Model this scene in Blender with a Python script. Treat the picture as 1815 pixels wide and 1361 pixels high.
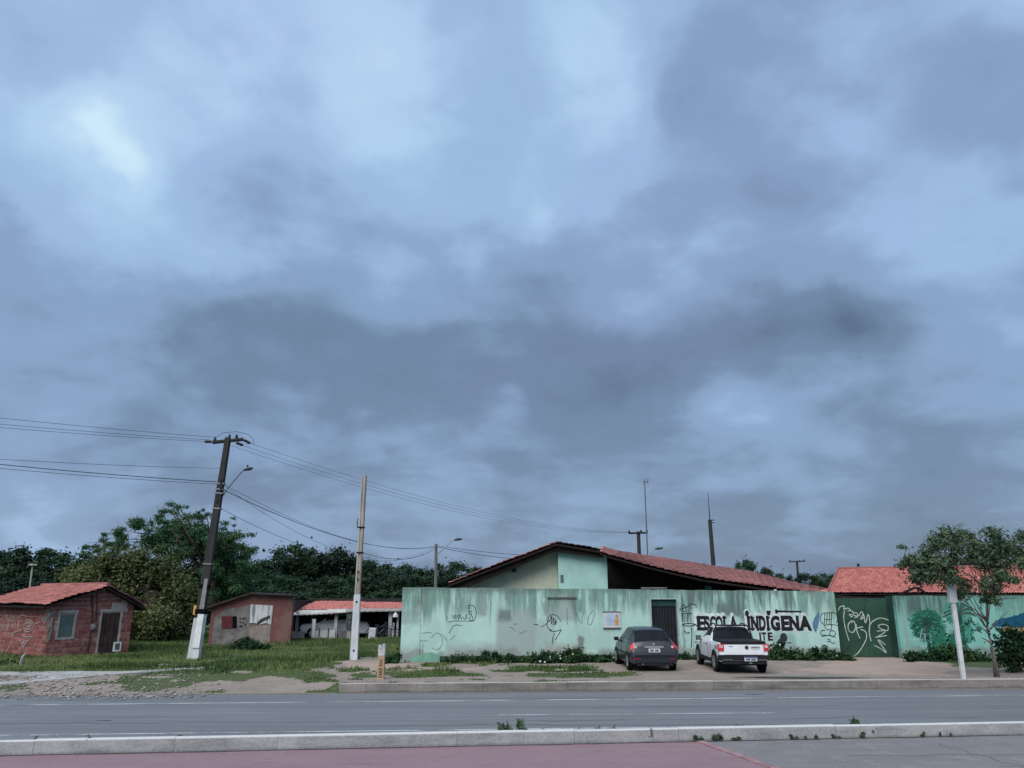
import bpy, bmesh, math, random
import numpy as np
from mathutils import Vector, Matrix

# ------------------------------------------------------------------ camera, world, sun, exposure
scene = bpy.context.scene
for o in list(bpy.data.objects): bpy.data.objects.remove(o)
C = scene.collection
PI = math.pi
F = 1363.0; W0, H0 = 1815.0, 1361.0
CAMH = 2.85
PITCH = math.atan(370.0 / F)
SP, CP = math.sin(PITCH), math.cos(PITCH)
cam_d = bpy.data.cameras.new('camera'); cam = bpy.data.objects.new('camera', cam_d); C.objects.link(cam)
cam.location = (0, 0, CAMH); cam.rotation_euler = (PI / 2 + PITCH, 0, 0)
cam_d.sensor_fit = 'HORIZONTAL'; cam_d.sensor_width = 36; cam_d.lens = F / W0 * 36
cam_d.clip_start = 0.05; cam_d.clip_end = 5000
scene.camera = cam
vs = scene.view_settings
vs.view_transform = 'Standard'; vs.look = 'None'; vs.gamma = 1; vs.exposure = 1.12
vs.use_curve_mapping = False

def ray(px, py):
    a = (px - W0 / 2) / F; b = (H0 / 2 - py) / F
    return Vector((a, CP - SP * b, SP + CP * b))
def P(px, py, Y):
    d = ray(px, py); t = Y / d.y
    return Vector((d.x * t, Y, CAMH + d.z * t))
def G(px, py, z=0.0):
    d = ray(px, py); t = (z - CAMH) / d.z
    return Vector((d.x * t, d.y * t, z))
def project(p):
    x, y, z = p[0], p[1], p[2] - CAMH
    f = y * CP + z * SP; u = -y * SP + z * CP
    return (W0 / 2 + F * x / f, H0 / 2 - F * u / f)

SUN_EL, SUN_AZ = math.radians(48), math.radians(205)   # azimuth clockwise from +Y
world = bpy.data.worlds.new('World'); scene.world = world; world.use_nodes = True
def build_world():
    nt = world.node_tree; N = nt.nodes; L = nt.links; N.clear()
    def nd(t, **k):
        n = N.new(t)
        for a, v in k.items(): setattr(n, a, v)
        return n
    def math_(op, a, b=None, c=None, clamp=False):
        n = nd('ShaderNodeMath', operation=op); n.use_clamp = clamp
        for i, v in enumerate((a, b, c)):
            if v is None: continue
            if isinstance(v, (int, float)): n.inputs[i].default_value = v
            else: L.new(v, n.inputs[i])
        return n.outputs[0]
    def vmath(op, a, b=None):
        n = nd('ShaderNodeVectorMath', operation=op)
        for i, v in enumerate((a, b)):
            if v is None: continue
            if isinstance(v, (tuple, list, Vector)): n.inputs[i].default_value = tuple(v)
            else: L.new(v, n.inputs[i])
        return n
    tc = nd('ShaderNodeTexCoord')
    d = vmath('NORMALIZE', tc.outputs['Generated']).outputs[0]
    sep = nd('ShaderNodeSeparateXYZ'); L.new(d, sep.inputs[0])
    zc = math_('MAXIMUM', sep.outputs[2], 0.0)
    inv = math_('DIVIDE', 1.0, math_('ADD', zc, 0.32))
    cmb = nd('ShaderNodeCombineXYZ')
    L.new(math_('MULTIPLY', sep.outputs[0], inv), cmb.inputs[0]); L.new(math_('MULTIPLY', sep.outputs[1], inv), cmb.inputs[1])
    plane = cmb.outputs[0]
    def noise(vec, scale, detail, rough, dist=0.0, off=(0, 0, 0)):
        a = vmath('ADD', vec, off)
        n = nd('ShaderNodeTexNoise'); n.inputs['Scale'].default_value = scale; n.inputs['Detail'].default_value = detail
        n.inputs['Roughness'].default_value = rough; n.inputs['Distortion'].default_value = dist
        L.new(a.outputs[0], n.inputs['Vector']); return n
    big = noise(plane, 1.7, 6, 0.48, 0.15, (3.1, 1.7, 0)).outputs['Fac']
    mid = noise(plane, 4.6, 6, 0.5, 0.15, (7.3, 4.2, 1)).outputs['Fac']
    wn = noise(d, 5.5, 7, 0.56, 0.0, (1, 2, 3)).outputs['Color']
    wv = vmath('SUBTRACT', wn, (0.5, 0.5, 0.5)).outputs[0]
    wsc = nd('ShaderNodeVectorMath', operation='SCALE'); wsc.inputs['Scale'].default_value = 0.12; L.new(wv, wsc.inputs[0])
    dw = vmath('NORMALIZE', vmath('ADD', d, wsc.outputs[0]).outputs[0]).outputs[0]
    v = math_('ADD', math_('MULTIPLY', math_('SUBTRACT', big, 0.5), 0.34), math_('MULTIPLY', math_('MULTIPLY', math_('SUBTRACT', mid, 0.5), 0.55), math_('MULTIPLY_ADD', zc, 1.1, .25)))
    v = math_('ADD', v, 0.5)
    # layered decks with firmer edges
    e1 = noise(plane, 2.2, 7, 0.52, 0.3, (11.2, 2.7, 3)).outputs['Fac']; e2 = noise(plane, 5.4, 7, 0.52, 0.25, (2.4, 9.1, 5)).outputs['Fac']
    def sstep(x, a, b):
        m = nd('ShaderNodeMapRange'); m.interpolation_type = 'SMOOTHSTEP'; L.new(x, m.inputs['Value']); m.inputs['From Min'].default_value = a; m.inputs['From Max'].default_value = b; return m.outputs[0]
    v = math_('MULTIPLY_ADD', sstep(e1, .38, .62), .11, v); v = math_('MULTIPLY_ADD', sstep(e2, .38, .64), .06, v)
    v = math_('ADD', v, math_('MULTIPLY_ADD', zc, .50, -.245))      # overcast: brighter towards the zenith
    # cloud banks and bright breaks: (pixel x, y, radius px, amount)
    blobs = [(160, 225, 55, .13), (195, 262, 55, .17), (235, 300, 45, .13), (90, 215, 60, .06), (120, 300, 150, .10), (350, 150, 150, .07), (600, 215, 70, .07), (650, 250, 70, .09), (720, 290, 60, .08), (740, 175, 120, .07), (1075, 150, 85, .17), (1110, 130, 50, .08),
             (1000, 230, 100, .08), (500, 110, 150, .07), (400, 480, 70, .13), (470, 490, 50, .08), (260, 420, 180, .06), (945, 420, 45, .16), (930, 350, 100, .06), (1500, 190, 110, .05), (1660, 420, 150, .10), (1090, 250, 60, .08),
             (820, 60, 130, -.10), (60, 60, 130, -.10), (1300, 90, 200, -.13), (1650, 90, 180, -.10), (1230, 190, 80, -.12), (1370, 300, 90, -.06),
             (420, 640, 150, -.12), (520, 600, 150, -.12), (640, 660, 140, -.15), (760, 650, 130, -.15), (900, 650, 130, -.17), (1050, 640, 120, -.17), (1180, 600, 110, -.15), (1310, 585, 120, -.23), (1430, 560, 100, -.26), (1530, 535, 85, -.26), (1000, 720, 100, -.14), (1120, 690, 90, -.13), (950, 770, 70, -.08), (330, 650, 130, -.09),
             (1400, 720, 110, .08), (1280, 740, 90, .07), (1650, 640, 150, .04), (640, 760, 140, .03), (880, 750, 50, .08), (910, 730, 35, .06), (500, 760, 120, .03),
             (1700, 930, 200, -.10), (1600, 900, 160, -.08), (1250, 950, 180, -.05), (300, 850, 200, -.05), (700, 900, 180, -.04), (60, 945, 110, .14), (180, 930, 90, .06), (520, 950, 110, .08), (1560, 985, 70, .06), (1680, 850, 220, -.08), (1480, 880, 150, -.05)]
    for (px, py, r, a) in blobs:
        c = ray(px, py).normalized()
        c2 = ray(px + r, py).normalized()
        w = 1 - c.dot(c2)
        dt = vmath('DOT_PRODUCT', dw, c).outputs['Value']
        e = math_('POWER', 2.718, math_('DIVIDE', math_('SUBTRACT', dt, 1.0), w))
        v = math_('MULTIPLY_ADD', e, a, v)
    ramp = nd('ShaderNodeValToRGB'); cr = ramp.color_ramp; cr.interpolation = 'EASE'
    stops = [(0.0, (.080, .122, .192)), (0.25, (.140, .204, .316)), (0.45, (.222, .325, .505)), (0.62, (.315, .462, .690)), (0.80, (.425, .600, .820)), (1.0, (.600, .770, .905))]
    cr.elements[0].position = stops[0][0]; cr.elements[0].color = (*stops[0][1], 1)
    cr.elements[1].position = stops[-1][0]; cr.elements[1].color = (*stops[-1][1], 1)
    for p, c in stops[1:-1]:
        e = cr.elements.new(p); e.color = (*c, 1)
    L.new(v, ramp.inputs[0])
    # slow drift of hue between violet-grey and teal-grey cloud
    hn = noise(d, 2.6, 3, 0.5, 0.0, (9, 1, 4)).outputs['Fac']
    hr = nd('ShaderNodeValToRGB'); hr.color_ramp.elements[0].position = .35; hr.color_ramp.elements[1].position = .65
    hr.color_ramp.elements[0].color = (1.02, .99, 1.0, 1); hr.color_ramp.elements[1].color = (.98, 1.012, .995, 1)
    L.new(hn, hr.inputs[0])
    mul = nd('ShaderNodeMix', data_type='RGBA', blend_type='MULTIPLY'); mul.inputs['Factor'].default_value = 1
    L.new(ramp.outputs[0], mul.inputs[6]); L.new(hr.outputs[0], mul.inputs[7])
    bgc = nd('ShaderNodeBackground'); L.new(mul.outputs[2], bgc.inputs[0]); bgc.inputs[1].default_value = 0.515
    sky = nd('ShaderNodeTexSky', sky_type='NISHITA'); sky.sun_disc = False
    sky.sun_elevation = SUN_EL; sky.sun_rotation = SUN_AZ; sky.air_density = 1.0; sky.dust_density = 2.0
    bgs = nd('ShaderNodeBackground'); L.new(sky.outputs[0], bgs.inputs[0]); bgs.inputs[1].default_value = 0.07
    mx = nd('ShaderNodeMixShader'); mx.inputs[0].default_value = 0.90
    L.new(bgs.outputs[0], mx.inputs[1]); L.new(bgc.outputs[0], mx.inputs[2])
    out = nd('ShaderNodeOutputWorld'); L.new(mx.outputs[0], out.inputs[0])
build_world()
sd = bpy.data.lights.new('sun', 'SUN'); sd.energy = 1.5; sd.angle = math.radians(50); sd.color = (1.0, .945, .88)
sun = bpy.data.objects.new('sun', sd); C.objects.link(sun)
sdir = Vector((math.sin(SUN_AZ) * math.cos(SUN_EL), math.cos(SUN_AZ) * math.cos(SUN_EL), math.sin(SUN_EL)))
sun.rotation_euler = sdir.to_track_quat('Z', 'Y').to_euler(); sun.location = sdir * 60

rnd = random.Random(7)
nrg = np.random.default_rng(11)

# ------------------------------------------------------------------ materials
class NT:
    def __init__(s, name, rough=.85, spec=.3):
        s.m = bpy.data.materials.new(name); s.m.use_nodes = True
        s.n = s.m.node_tree.nodes; s.l = s.m.node_tree.links
        s.b = s.n['Principled BSDF']; s.b.inputs['Roughness'].default_value = rough
        s.b.inputs['Specular IOR Level'].default_value = spec
        s.tc = s.n.new('ShaderNodeTexCoord')
    def link(s, a, b): s.l.new(a, b)
    def val(s, sock, v):
        if isinstance(v, (int, float)): sock.default_value = v
        elif isinstance(v, (tuple, list)): sock.default_value = (*v, 1) if len(v) == 3 and len(sock.default_value) == 4 else tuple(v)
        else: s.l.new(v, sock)
    def math(s, op, a, b=None, c=None, clamp=False):
        n = s.n.new('ShaderNodeMath'); n.operation = op; n.use_clamp = clamp
        for i, v in enumerate((a, b, c)):
            if v is not None: s.val(n.inputs[i], v)
        return n.outputs[0]
    def noise(s, scale, detail=4, rough=.55, vec=None, stretch=None, dist=0, color=False):
        v = vec if vec is not None else s.tc.outputs['Object']
        if stretch:
            mp = s.n.new('ShaderNodeMapping'); mp.inputs['Scale'].default_value = stretch; s.l.new(v, mp.inputs[0]); v = mp.outputs[0]
        n = s.n.new('ShaderNodeTexNoise'); n.inputs['Scale'].default_value = scale; n.inputs['Detail'].default_value = detail
        n.inputs['Roughness'].default_value = rough; n.inputs['Distortion'].default_value = dist; s.l.new(v, n.inputs['Vector'])
        return n.outputs['Color' if color else 'Fac']
    def ramp(s, f, stops):
        r = s.n.new('ShaderNodeValToRGB'); e = r.color_ramp.elements
        e[0].position, e[0].color = stops[0][0], (*stops[0][1], 1); e[1].position, e[1].color = stops[-1][0], (*stops[-1][1], 1)
        for p, c in stops[1:-1]:
            q = e.new(p); q.color = (*c, 1)
        s.l.new(f, r.inputs[0]); return r.outputs[0]
    def smooth(s, f, a, b):
        m = s.n.new('ShaderNodeMapRange'); m.interpolation_type = 'SMOOTHSTEP'
        s.val(m.inputs['Value'], f); m.inputs['From Min'].default_value = a; m.inputs['From Max'].default_value = b
        if a > b:
            m.inputs['From Min'].default_value = b; m.inputs['From Max'].default_value = a
            m.inputs['To Min'].default_value = 1; m.inputs['To Max'].default_value = 0
        return m.outputs[0]
    def mix(s, f, a, b, mode='MIX'):
        n = s.n.new('ShaderNodeMix'); n.data_type = 'RGBA'; n.blend_type = mode
        s.val(n.inputs[0], f); s.val(n.inputs[6], a); s.val(n.inputs[7], b); return n.outputs[2]
    def xyz(s, v=None):
        n = s.n.new('ShaderNodeSeparateXYZ'); s.l.new(v if v is not None else s.tc.outputs['Object'], n.inputs[0]); return n.outputs
    def attr(s, name, vec=False):
        n = s.n.new('ShaderNodeAttribute'); n.attribute_name = name; return n.outputs['Color' if vec else 'Fac']
    def color(s, c): s.val(s.b.inputs['Base Color'], c)
    def bump(s, h, strength=.3, dist=.02):
        b = s.n.new('ShaderNodeBump'); b.inputs['Strength'].default_value = strength; b.inputs['Distance'].default_value = dist
        s.l.new(h, b.inputs['Height']); s.l.new(b.outputs[0], s.b.inputs['Normal'])

def sc(c, k): return tuple(min(1, x * k) for x in c)
_M = {}
def mat(name, col, rough=.85, var=.25, scale=6, bump=.15, spec=.16, metal=0, col2=None, stretch=None):
    if name in _M: return _M[name]
    t = NT(name, rough, spec); t.b.inputs['Metallic'].default_value = metal
    n = t.noise(scale, 6, .6, stretch=stretch)
    c2 = col2 or sc(col, 1 - var)
    t.color(t.ramp(n, [(.35, c2), (.65, sc(col, 1 + var * .35))]))
    if bump: t.bump(t.noise(scale * 6, 4), bump, .01)
    _M[name] = t.m; return t.m

def leaf_mat(name, stops, trans=.25):
    t = NT(name, .75, .15)
    c = t.ramp(t.attr('tint'), stops)
    big = t.noise(.9, 3, .5)
    c = t.mix(t.smooth(big, .35, .65), t.mix(1.0, c, (.80, .84, .86), 'MULTIPLY'), c)
    t.color(c)
    tr = t.n.new('ShaderNodeBsdfTranslucent'); t.l.new(c, tr.inputs[0])
    mx = t.n.new('ShaderNodeMixShader'); mx.inputs[0].default_value = trans
    t.l.new(t.b.outputs[0], mx.inputs[1]); t.l.new(tr.outputs[0], mx.inputs[2])
    t.l.new(mx.outputs[0], t.n['Material Output'].inputs[0]); return t.m

M_white = mat('white_paint', (.66, .68, .68), .6, .18, 3)
M_black = mat('black_paint_and_holes', (.006, .0065, .008), .9, .3, 3, spec=.03)
M_darkmetal = mat('dark_metal', (.03, .033, .038), .5, .3, 8)
M_galv = mat('galvanised_metal', (.22, .23, .24), .45, .2, 10, metal=.6)
M_wire = mat('cable_rubber', (.012, .013, .016), .7, .2, 3, 0)
M_wood = mat('dark_roof_timber', (.018, .013, .012), .85, .4, 3)
M_porch_shade = mat('porch_wall_dark', (.035, .034, .036), .9, .4, 2)  # near-black wall colour carries the shade inside the open porch
M_conc = mat('concrete', (.33, .32, .31), .9, .3, 3)
M_bark = mat('bark', (.060, .048, .038), .95, .4, 7, .5)
M_barkpale = mat('bark_pale', (.15, .135, .12), .95, .35, 9, .5)

# ------------------------------------------------------------------ mesh helpers
class MB:
    def __init__(s): s.v = []; s.f = []
    def add(s, vs, fs):
        b = len(s.v); s.v += [tuple(x) for x in vs]; s.f += [tuple(i + b for i in f) for f in fs]; return s
    def box(s, c, size, rot=None, taper=None):
        hx, hy, hz = size[0] / 2, size[1] / 2, size[2] / 2
        vs = []
        for z in (-1, 1):
            k = taper if (taper and z > 0) else 1
            for x, y in ((-1, -1), (1, -1), (1, 1), (-1, 1)):
                p = Vector((x * hx * k, y * hy * k, z * hz))
                if rot is not None: p = rot @ p
                vs.append(p + Vector(c))
        return s.add(vs, [(3, 2, 1, 0), (4, 5, 6, 7), (0, 1, 5, 4), (1, 2, 6, 5), (2, 3, 7, 6), (3, 0, 4, 7)])
    def span(s, a, b): # box from min corner to max corner
        return s.box([(a[i] + b[i]) / 2 for i in range(3)], [abs(b[i] - a[i]) for i in range(3)])
    def tube(s, pts, rad, n=8, cap=True):
        pts = [Vector(p) for p in pts]
        if isinstance(rad, (int, float)): rad = [rad] * len(pts)
        vs = []; up = None
        for i, p in enumerate(pts):
            t = (pts[min(i + 1, len(pts) - 1)] - pts[max(i - 1, 0)]).normalized()
            if up is None:
                up = Vector((0, 0, 1)) if abs(t.z) < .9 else Vector((1, 0, 0))
            x = t.cross(up).normalized(); y = x.cross(t).normalized(); up = y
            for k in range(n):
                a = 2 * PI * k / n; vs.append(p + (x * math.cos(a) + y * math.sin(a)) * rad[i])
        fs = []
        for i in range(len(pts) - 1):
            for k in range(n):
                a = i * n + k; b = i * n + (k + 1) % n; fs.append((a, b, b + n, a + n))
        if cap:
            fs.append(tuple(reversed(range(n)))); fs.append(tuple(range((len(pts) - 1) * n, len(pts) * n)))
        return s.add(vs, fs)
    def prism(s, poly, d):  # planar polygon extruded by vector d
        n = len(poly); d = Vector(d)
        vs = [Vector(p) for p in poly] + [Vector(p) + d for p in poly]
        fs = [tuple(range(n)), tuple(reversed(range(n, 2 * n)))] + [(i, i + n, (i + 1) % n + n, (i + 1) % n) for i in range(n)]
        return s.add(vs, fs)
    def lathe(s, c, prof, n=12, axis='Z'):
        vs = []
        for r, h in prof:
            for k in range(n):
                a = 2 * PI * k / n; q = (r * math.cos(a), r * math.sin(a), h)
                if axis == 'X': q = (q[2], q[0], q[1])
                if axis == 'Y': q = (q[0], q[2], q[1])
                vs.append(Vector(q) + Vector(c))
        fs = [(i * n + k, i * n + (k + 1) % n, (i + 1) * n + (k + 1) % n, (i + 1) * n + k) for i in range(len(prof) - 1) for k in range(n)]
        fs += [tuple(reversed(range(n))), tuple(range((len(prof) - 1) * n, len(prof) * n))]
        return s.add(vs, fs)
    def build(s, name, m, parent=None, org=(0, 0, 0), smooth=False, fix=True):
        me = bpy.data.meshes.new(name); o_ = Vector(org)
        me.from_pydata([tuple(Vector(v) - o_) for v in s.v], [], s.f); me.update()
        if fix:
            bm = bmesh.new(); bm.from_mesh(me); bmesh.ops.recalc_face_normals(bm, faces=bm.faces); bm.to_mesh(me); bm.free()
        if smooth:
            for p in me.polygons: p.use_smooth = True
        me.materials.append(m)
        return link(name, me, parent, org)
def link(name, me, parent=None, org=(0, 0, 0)):
    o = bpy.data.objects.new(name, me); C.objects.link(o)
    if parent is None: o.location = org
    else: o.parent = parent
    return o
def tag(o, label=None, cat=None, group=None, kind=None):
    if label: o['label'] = label
    if cat: o['category'] = cat
    if group: o['group'] = group
    if kind: o['kind'] = kind
    return o
def thing(name, label, cat, loc=(0, 0, 0), group=None):
    o = bpy.data.objects.new(name, None); C.objects.link(o); o.location = loc; o.empty_display_size = .2
    return tag(o, label, cat, group)
def copy_tree(o, parent=None):
    c = o.copy(); C.objects.link(c)
    if parent is not None: c.parent = parent
    for ch in list(o.children): copy_tree(ch, c)
    return c
def np_mesh(name, verts, faces_flat, nper, m, tint=None, parent=None, org=(0, 0, 0), mesh_only=False):
    me = bpy.data.meshes.new(name); nv = len(verts); nf = len(faces_flat) // nper
    me.vertices.add(nv); me.vertices.foreach_set('co', np.ascontiguousarray(verts - np.array(org), dtype=np.float32).ravel())
    me.loops.add(nf * nper); me.loops.foreach_set('vertex_index', np.ascontiguousarray(faces_flat, dtype=np.int32))
    me.polygons.add(nf); me.polygons.foreach_set('loop_start', np.arange(0, nf * nper, nper, dtype=np.int32))
    try: me.polygons.foreach_set('loop_total', np.full(nf, nper, dtype=np.int32))
    except Exception: pass
    if tint is not None:
        a = me.attributes.new('tint', 'FLOAT', 'POINT'); a.data.foreach_set('value', np.ascontiguousarray(tint, dtype=np.float32))
    me.update(calc_edges=True); me.validate(); me.materials.append(m)
    if mesh_only: return me
    return link(name, me, parent, org)

# value noise for layout
_vn = nrg.random((256, 256))
def vnoise(x, y):
    x = np.asarray(x, float); y = np.asarray(y, float)
    xi = np.floor(x).astype(int); yi = np.floor(y).astype(int); fx = x - xi; fy = y - yi
    fx = fx * fx * (3 - 2 * fx); fy = fy * fy * (3 - 2 * fy); g = lambda a, b: _vn[a % 256, b % 256]
    return (g(xi, yi) * (1 - fx) + g(xi + 1, yi) * fx) * (1 - fy) + (g(xi, yi + 1) * (1 - fx) + g(xi + 1, yi + 1) * fx) * fy
def fbm(x, y): return (vnoise(x, y) + .5 * vnoise(x * 2.1, y * 2.1) + .25 * vnoise(x * 4.3, y * 4.3)) / 1.75

# ------------------------------------------------------------------ setting: road, pavement, kerbs, verge
VZ = 0.22
def line_ext(a, b, X):           # point on the ground line a-b at X
    t = (X - a.x) / (b.x - a.x); return Vector((X, a.y + (b.y - a.y) * t, 0))
FK = (G(600, 1228), G(1815, 1219))     # far kerb base
NK = (G(0, 1339), G(1815, 1302))       # near kerb base
def fk(X): return line_ext(*FK, X).y
def nk(X): return line_ext(*NK, X).y
XL, XR = -90.0, 90.0

def asphalt():
    t = NT('asphalt', .62, .45)
    n1 = t.noise(.5, 5, .6, stretch=(.25, 2.2, 1)); n2 = t.noise(38, 3, .7); n3 = t.noise(2.2, 5, .6, stretch=(.12, 3.0, 1))
    c = t.ramp(n1, [(.3, (.100, .106, .114)), (.7, (.175, .180, .186))])
    c = t.mix(t.math('MULTIPLY', t.smooth(n3, .48, .62), .85), c, (.078, .082, .090))
    n4 = t.noise(.9, 6, .7, stretch=(.35, 1.3, 1)); c = t.mix(t.math('MULTIPLY', t.smooth(n4, .58, .70), .6), c, (.215, .21, .20))
    vo = t.n.new('ShaderNodeTexVoronoi'); vo.feature = 'DISTANCE_TO_EDGE'; vo.inputs['Scale'].default_value = .55; t.l.new(t.noise(2.0, 4, .6, color=True), vo.inputs['Vector'])
    n6 = t.noise(1.0, 4, .55, stretch=(.02, 1.15, 1)); c = t.mix(t.math('MULTIPLY', t.smooth(n6, .47, .60), .45), c, (.075, .079, .086))
    n7 = t.noise(2.6, 6, .7); c = t.mix(t.math('MULTIPLY', t.smooth(n7, .62, .72), .55), c, (.06, .062, .066))
    c = t.mix(.42, c, t.ramp(n2, [(.3, (.09, .095, .10)), (.7, (.24, .245, .25))]))
    t.color(c); t.bump(n2, .4, .01)
    t.val(t.b.inputs['Roughness'], t.math('MULTIPLY_ADD', n1, .25, .45)); return t.m
M_asph = asphalt()
def quad_sheet(name, pts, z, m, kind=None, sub=1):
    mb = MB(); mb.add([(p[0], p[1], z) for p in pts], [tuple(range(len(pts)))])
    o = mb.build(name, m); return tag(o, kind=kind)
# base ground sheet to the horizon
def earth():
    t = NT('far_ground', .95, .2)
    t.color(t.ramp(t.noise(.15, 5), [(.3, (.035, .055, .022)), (.7, (.075, .085, .04))])); return t.m
quad_sheet('ground', [(-2500, -300), (2500, -300), (2500, 4000), (-2500, 4000)], -0.02, earth(), 'structure')
road = quad_sheet('road', [(XL, nk(XL) + .0), (XR, nk(XR)), (XR, fk(XR) + .6), (XL, fk(XL) + .6)], 0.0, M_asph, 'structure')
# painted lines as parts of the road
def paint_mat():
    t = NT('road_paint', .7, .3)
    n = t.noise(14, 5, .7); n2 = t.noise(1.2, 3, .6, stretch=(.6, 1, 1))
    w = t.smooth(t.math('MULTIPLY_ADD', n2, .7, t.math('MULTIPLY', n, .5)), .50, .66)
    t.color(t.mix(w, (.15, .155, .16), (.40, .41, .42))); return t.m
M_rp = paint_mat()
def road_line(pa, pb, w, ext=None):
    a, b = G(*pa), G(*pb)
    if ext: a, b = line_ext(a, b, ext[0]), line_ext(a, b, ext[1])
    d = (b - a).normalized(); n = Vector((-d.y, d.x, 0)) * w / 2
    mb = MB(); K = 24
    vs = []
    for i in range(K + 1):
        p = a.lerp(b, i / K); j = (rnd.random() - .5) * .015
        vs += [p - n * (1 + j * 8) + Vector((0, 0, .004)), p + n * (1 + j * 8) + Vector((0, 0, .004))]
    mb.add(vs, [(2 * i, 2 * i + 2, 2 * i + 3, 2 * i + 1) for i in range(K)])
    return mb.build('painted_line', M_rp, road)
road_line((0, 1250), (1815, 1232.5), .13, (-70, 70))
road_line((882, 1267.5), (1376, 1263.5), .11)
road_line((-1400, 1287), (-700, 1277.5), .11)
road_line((0, 1303.5), (500, 1297.5), .12, (-60, 40))
# tyre-dark patches and tar seams on the asphalt
M_tar = mat('tar_patch', (.06, .063, .068), .6, .25, 5)
for (x, y, w, h) in [(1340, 1230.5, .35, .07), (185, 1277, .2, .06)]:
    c = G(x, y); mb = MB(); k = 14
    mb.add([(c.x + w * math.cos(2 * PI * i / k) * (.7 + .5 * rnd.random()), c.y + h * math.sin(2 * PI * i / k) * (.7 + .5 * rnd.random()), .003) for i in range(k)], [tuple(range(k))])
    mb.build('tar_patch', M_tar, road)

for (ya, yb, x0, x1) in [(1283, 1271, -30, 30), (1243, 1233, -26, 8), (1258, 1250, 2, 26), (1290, 1282, -4, 20)]:
    A, B = G(0, ya), G(1815, yb); vs = []; xs = np.arange(x0, x1, .22)
    for x in xs:
        p = line_ext(A, B, float(x)); y_ = p.y + (float(fbm(x * .8 + ya, 3.3)) - .5) * .5 + (rnd.random() - .5) * .03; w_ = .006 + .016 * max(0, float(vnoise(x * 1.3, ya)) - .35)
        vs += [(p.x, y_ - w_, .0045), (p.x, y_ + w_, .0045)]
    mb = MB(); mb.add(vs, [(2 * i, 2 * i + 2, 2 * i + 3, 2 * i + 1) for i in range(len(xs) - 1)]); mb.build('tar_seam', M_tar, road)
# near pavement: red-tinted cycle path on the left, bare concrete on the right
def pav_mat(name, a, b, dark, worn):
    t = NT(name, .8, .35)
    n = t.noise(.9, 6, .6, stretch=(.5, 1.6, 1)); n2 = t.noise(30, 3, .7); n3 = t.noise(2.5, 5, .65, stretch=(.4, 1.5, 1))
    c = t.ramp(n, [(.3, a), (.7, b)])
    c = t.mix(t.smooth(n3, .54, .72), c, dark)
    n4 = t.noise(1.7, 7, .7); c = t.mix(t.math('MULTIPLY', t.smooth(n4, .52, .64), .65), c, worn)
    n5 = t.noise(7, 5, .7); c = t.mix(t.math('MULTIPLY', t.smooth(n5, .56, .70), .5), c, dark)
    c = t.mix(.38, c, t.ramp(n2, [(.3, sc(a, .5)), (.7, sc(b, 1.5))]))
    t.color(c); t.bump(n2, .3, .01); return t.m
M_red = pav_mat('red_cycle_path', (.190, .118, .136), (.245, .158, .176), (.125, .090, .10), (.215, .180, .186))
M_grey = pav_mat('grey_pavement', (.130, .126, .131), (.185, .178, .180), (.095, .093, .098), (.24, .225, .22))
s0 = G(1238, 1313); s1 = G(1372, 1361); sd_ = (s1 - s0)
sA = s0 + sd_ * 0.0; sA.y = nk(sA.x) - .06
sB = s0 + sd_ * 8
quad_sheet('cycle_path', [(XL, nk(XL) - .06), (sA.x, sA.y), (sB.x, sB.y), (XL, sB.y)], 0.0, M_red, 'structure')
quad_sheet('pavement', [(sA.x, sA.y), (XR, nk(XR) - .06), (XR, sB.y), (sB.x, sB.y)], 0.0, M_grey, 'structure')
# raised seam between both and thin expansion cracks
mb = MB(); sm = sA.lerp(sB, .5); dd = (sB - sA)
mb.box((sm.x, sm.y, .008), (.16, dd.length, .026), Matrix.Rotation(math.atan2(-dd.x, dd.y), 3, 'Z'))
tag(mb.build('pavement_seam', mat('seam_concrete', (.30, .19, .20), .85, .3, 4)), kind='structure')
mb = MB()
for (a, b) in [((1660, 1318), (1815, 1360)), ((1500, 1340), (1815, 1337))]:
    A, B = G(*a), G(*b); n_ = (B - A).normalized(); q = Vector((-n_.y, n_.x, 0)) * .006
    K = 40; vs = []
    for i in range(K + 1):
        p = A.lerp(B, i / K) + Vector(((rnd.random() - .5) * .02 + .06 * math.sin(i * .5 + A.x), (rnd.random() - .5) * .02 + .04 * math.sin(i * .33), .004)); vs += [p - q, p + q]
    mb.add(vs, [(2 * i, 2 * i + 2, 2 * i + 3, 2 * i + 1) for i in range(K)])
tag(mb.build('pavement_cracks', mat('crack_dark', (.085, .078, .08), .9)), kind='structure')

def kerb_mat(name, base, dark, lt):
    t = NT(name, .9, .25)
    x = t.xyz(); geo = t.n.new('ShaderNodeNewGeometry'); wp = geo.outputs['Position']
    n = t.noise(1.6, 6, .65, vec=wp, stretch=(.6, 1, 2.5)); n2 = t.noise(22, 4, .7, vec=wp); n3 = t.noise(.8, 4, .6, vec=wp)
    c = t.ramp(n, [(.3, dark), (.6, base)])
    c = t.mix(t.smooth(n3, .5, .7), c, sc(base, 1.15))
    z = t.xyz(wp)[2]
    c = t.mix(t.math('MULTIPLY', t.smooth(z, lt[0], lt[1]), .85), c, lt[2])      # lighter along the top edge
    c = t.mix(t.math('MULTIPLY', t.smooth(t.math('ADD', z, t.math('MULTIPLY', n, .07)), .10, .03), .75), c, sc(dark, .6))  # splashed dirt at the foot
    c = t.mix(.3, c, t.ramp(n2, [(.3, sc(dark, .6)), (.7, sc(base, 1.4))]))
    t.color(c); t.bump(n2, .5, .015); return t.m
M_nk = kerb_mat('near_kerb_concrete', (.335, .34, .34), (.165, .165, .17), (.205, .235, (.60, .62, .62)))
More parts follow.
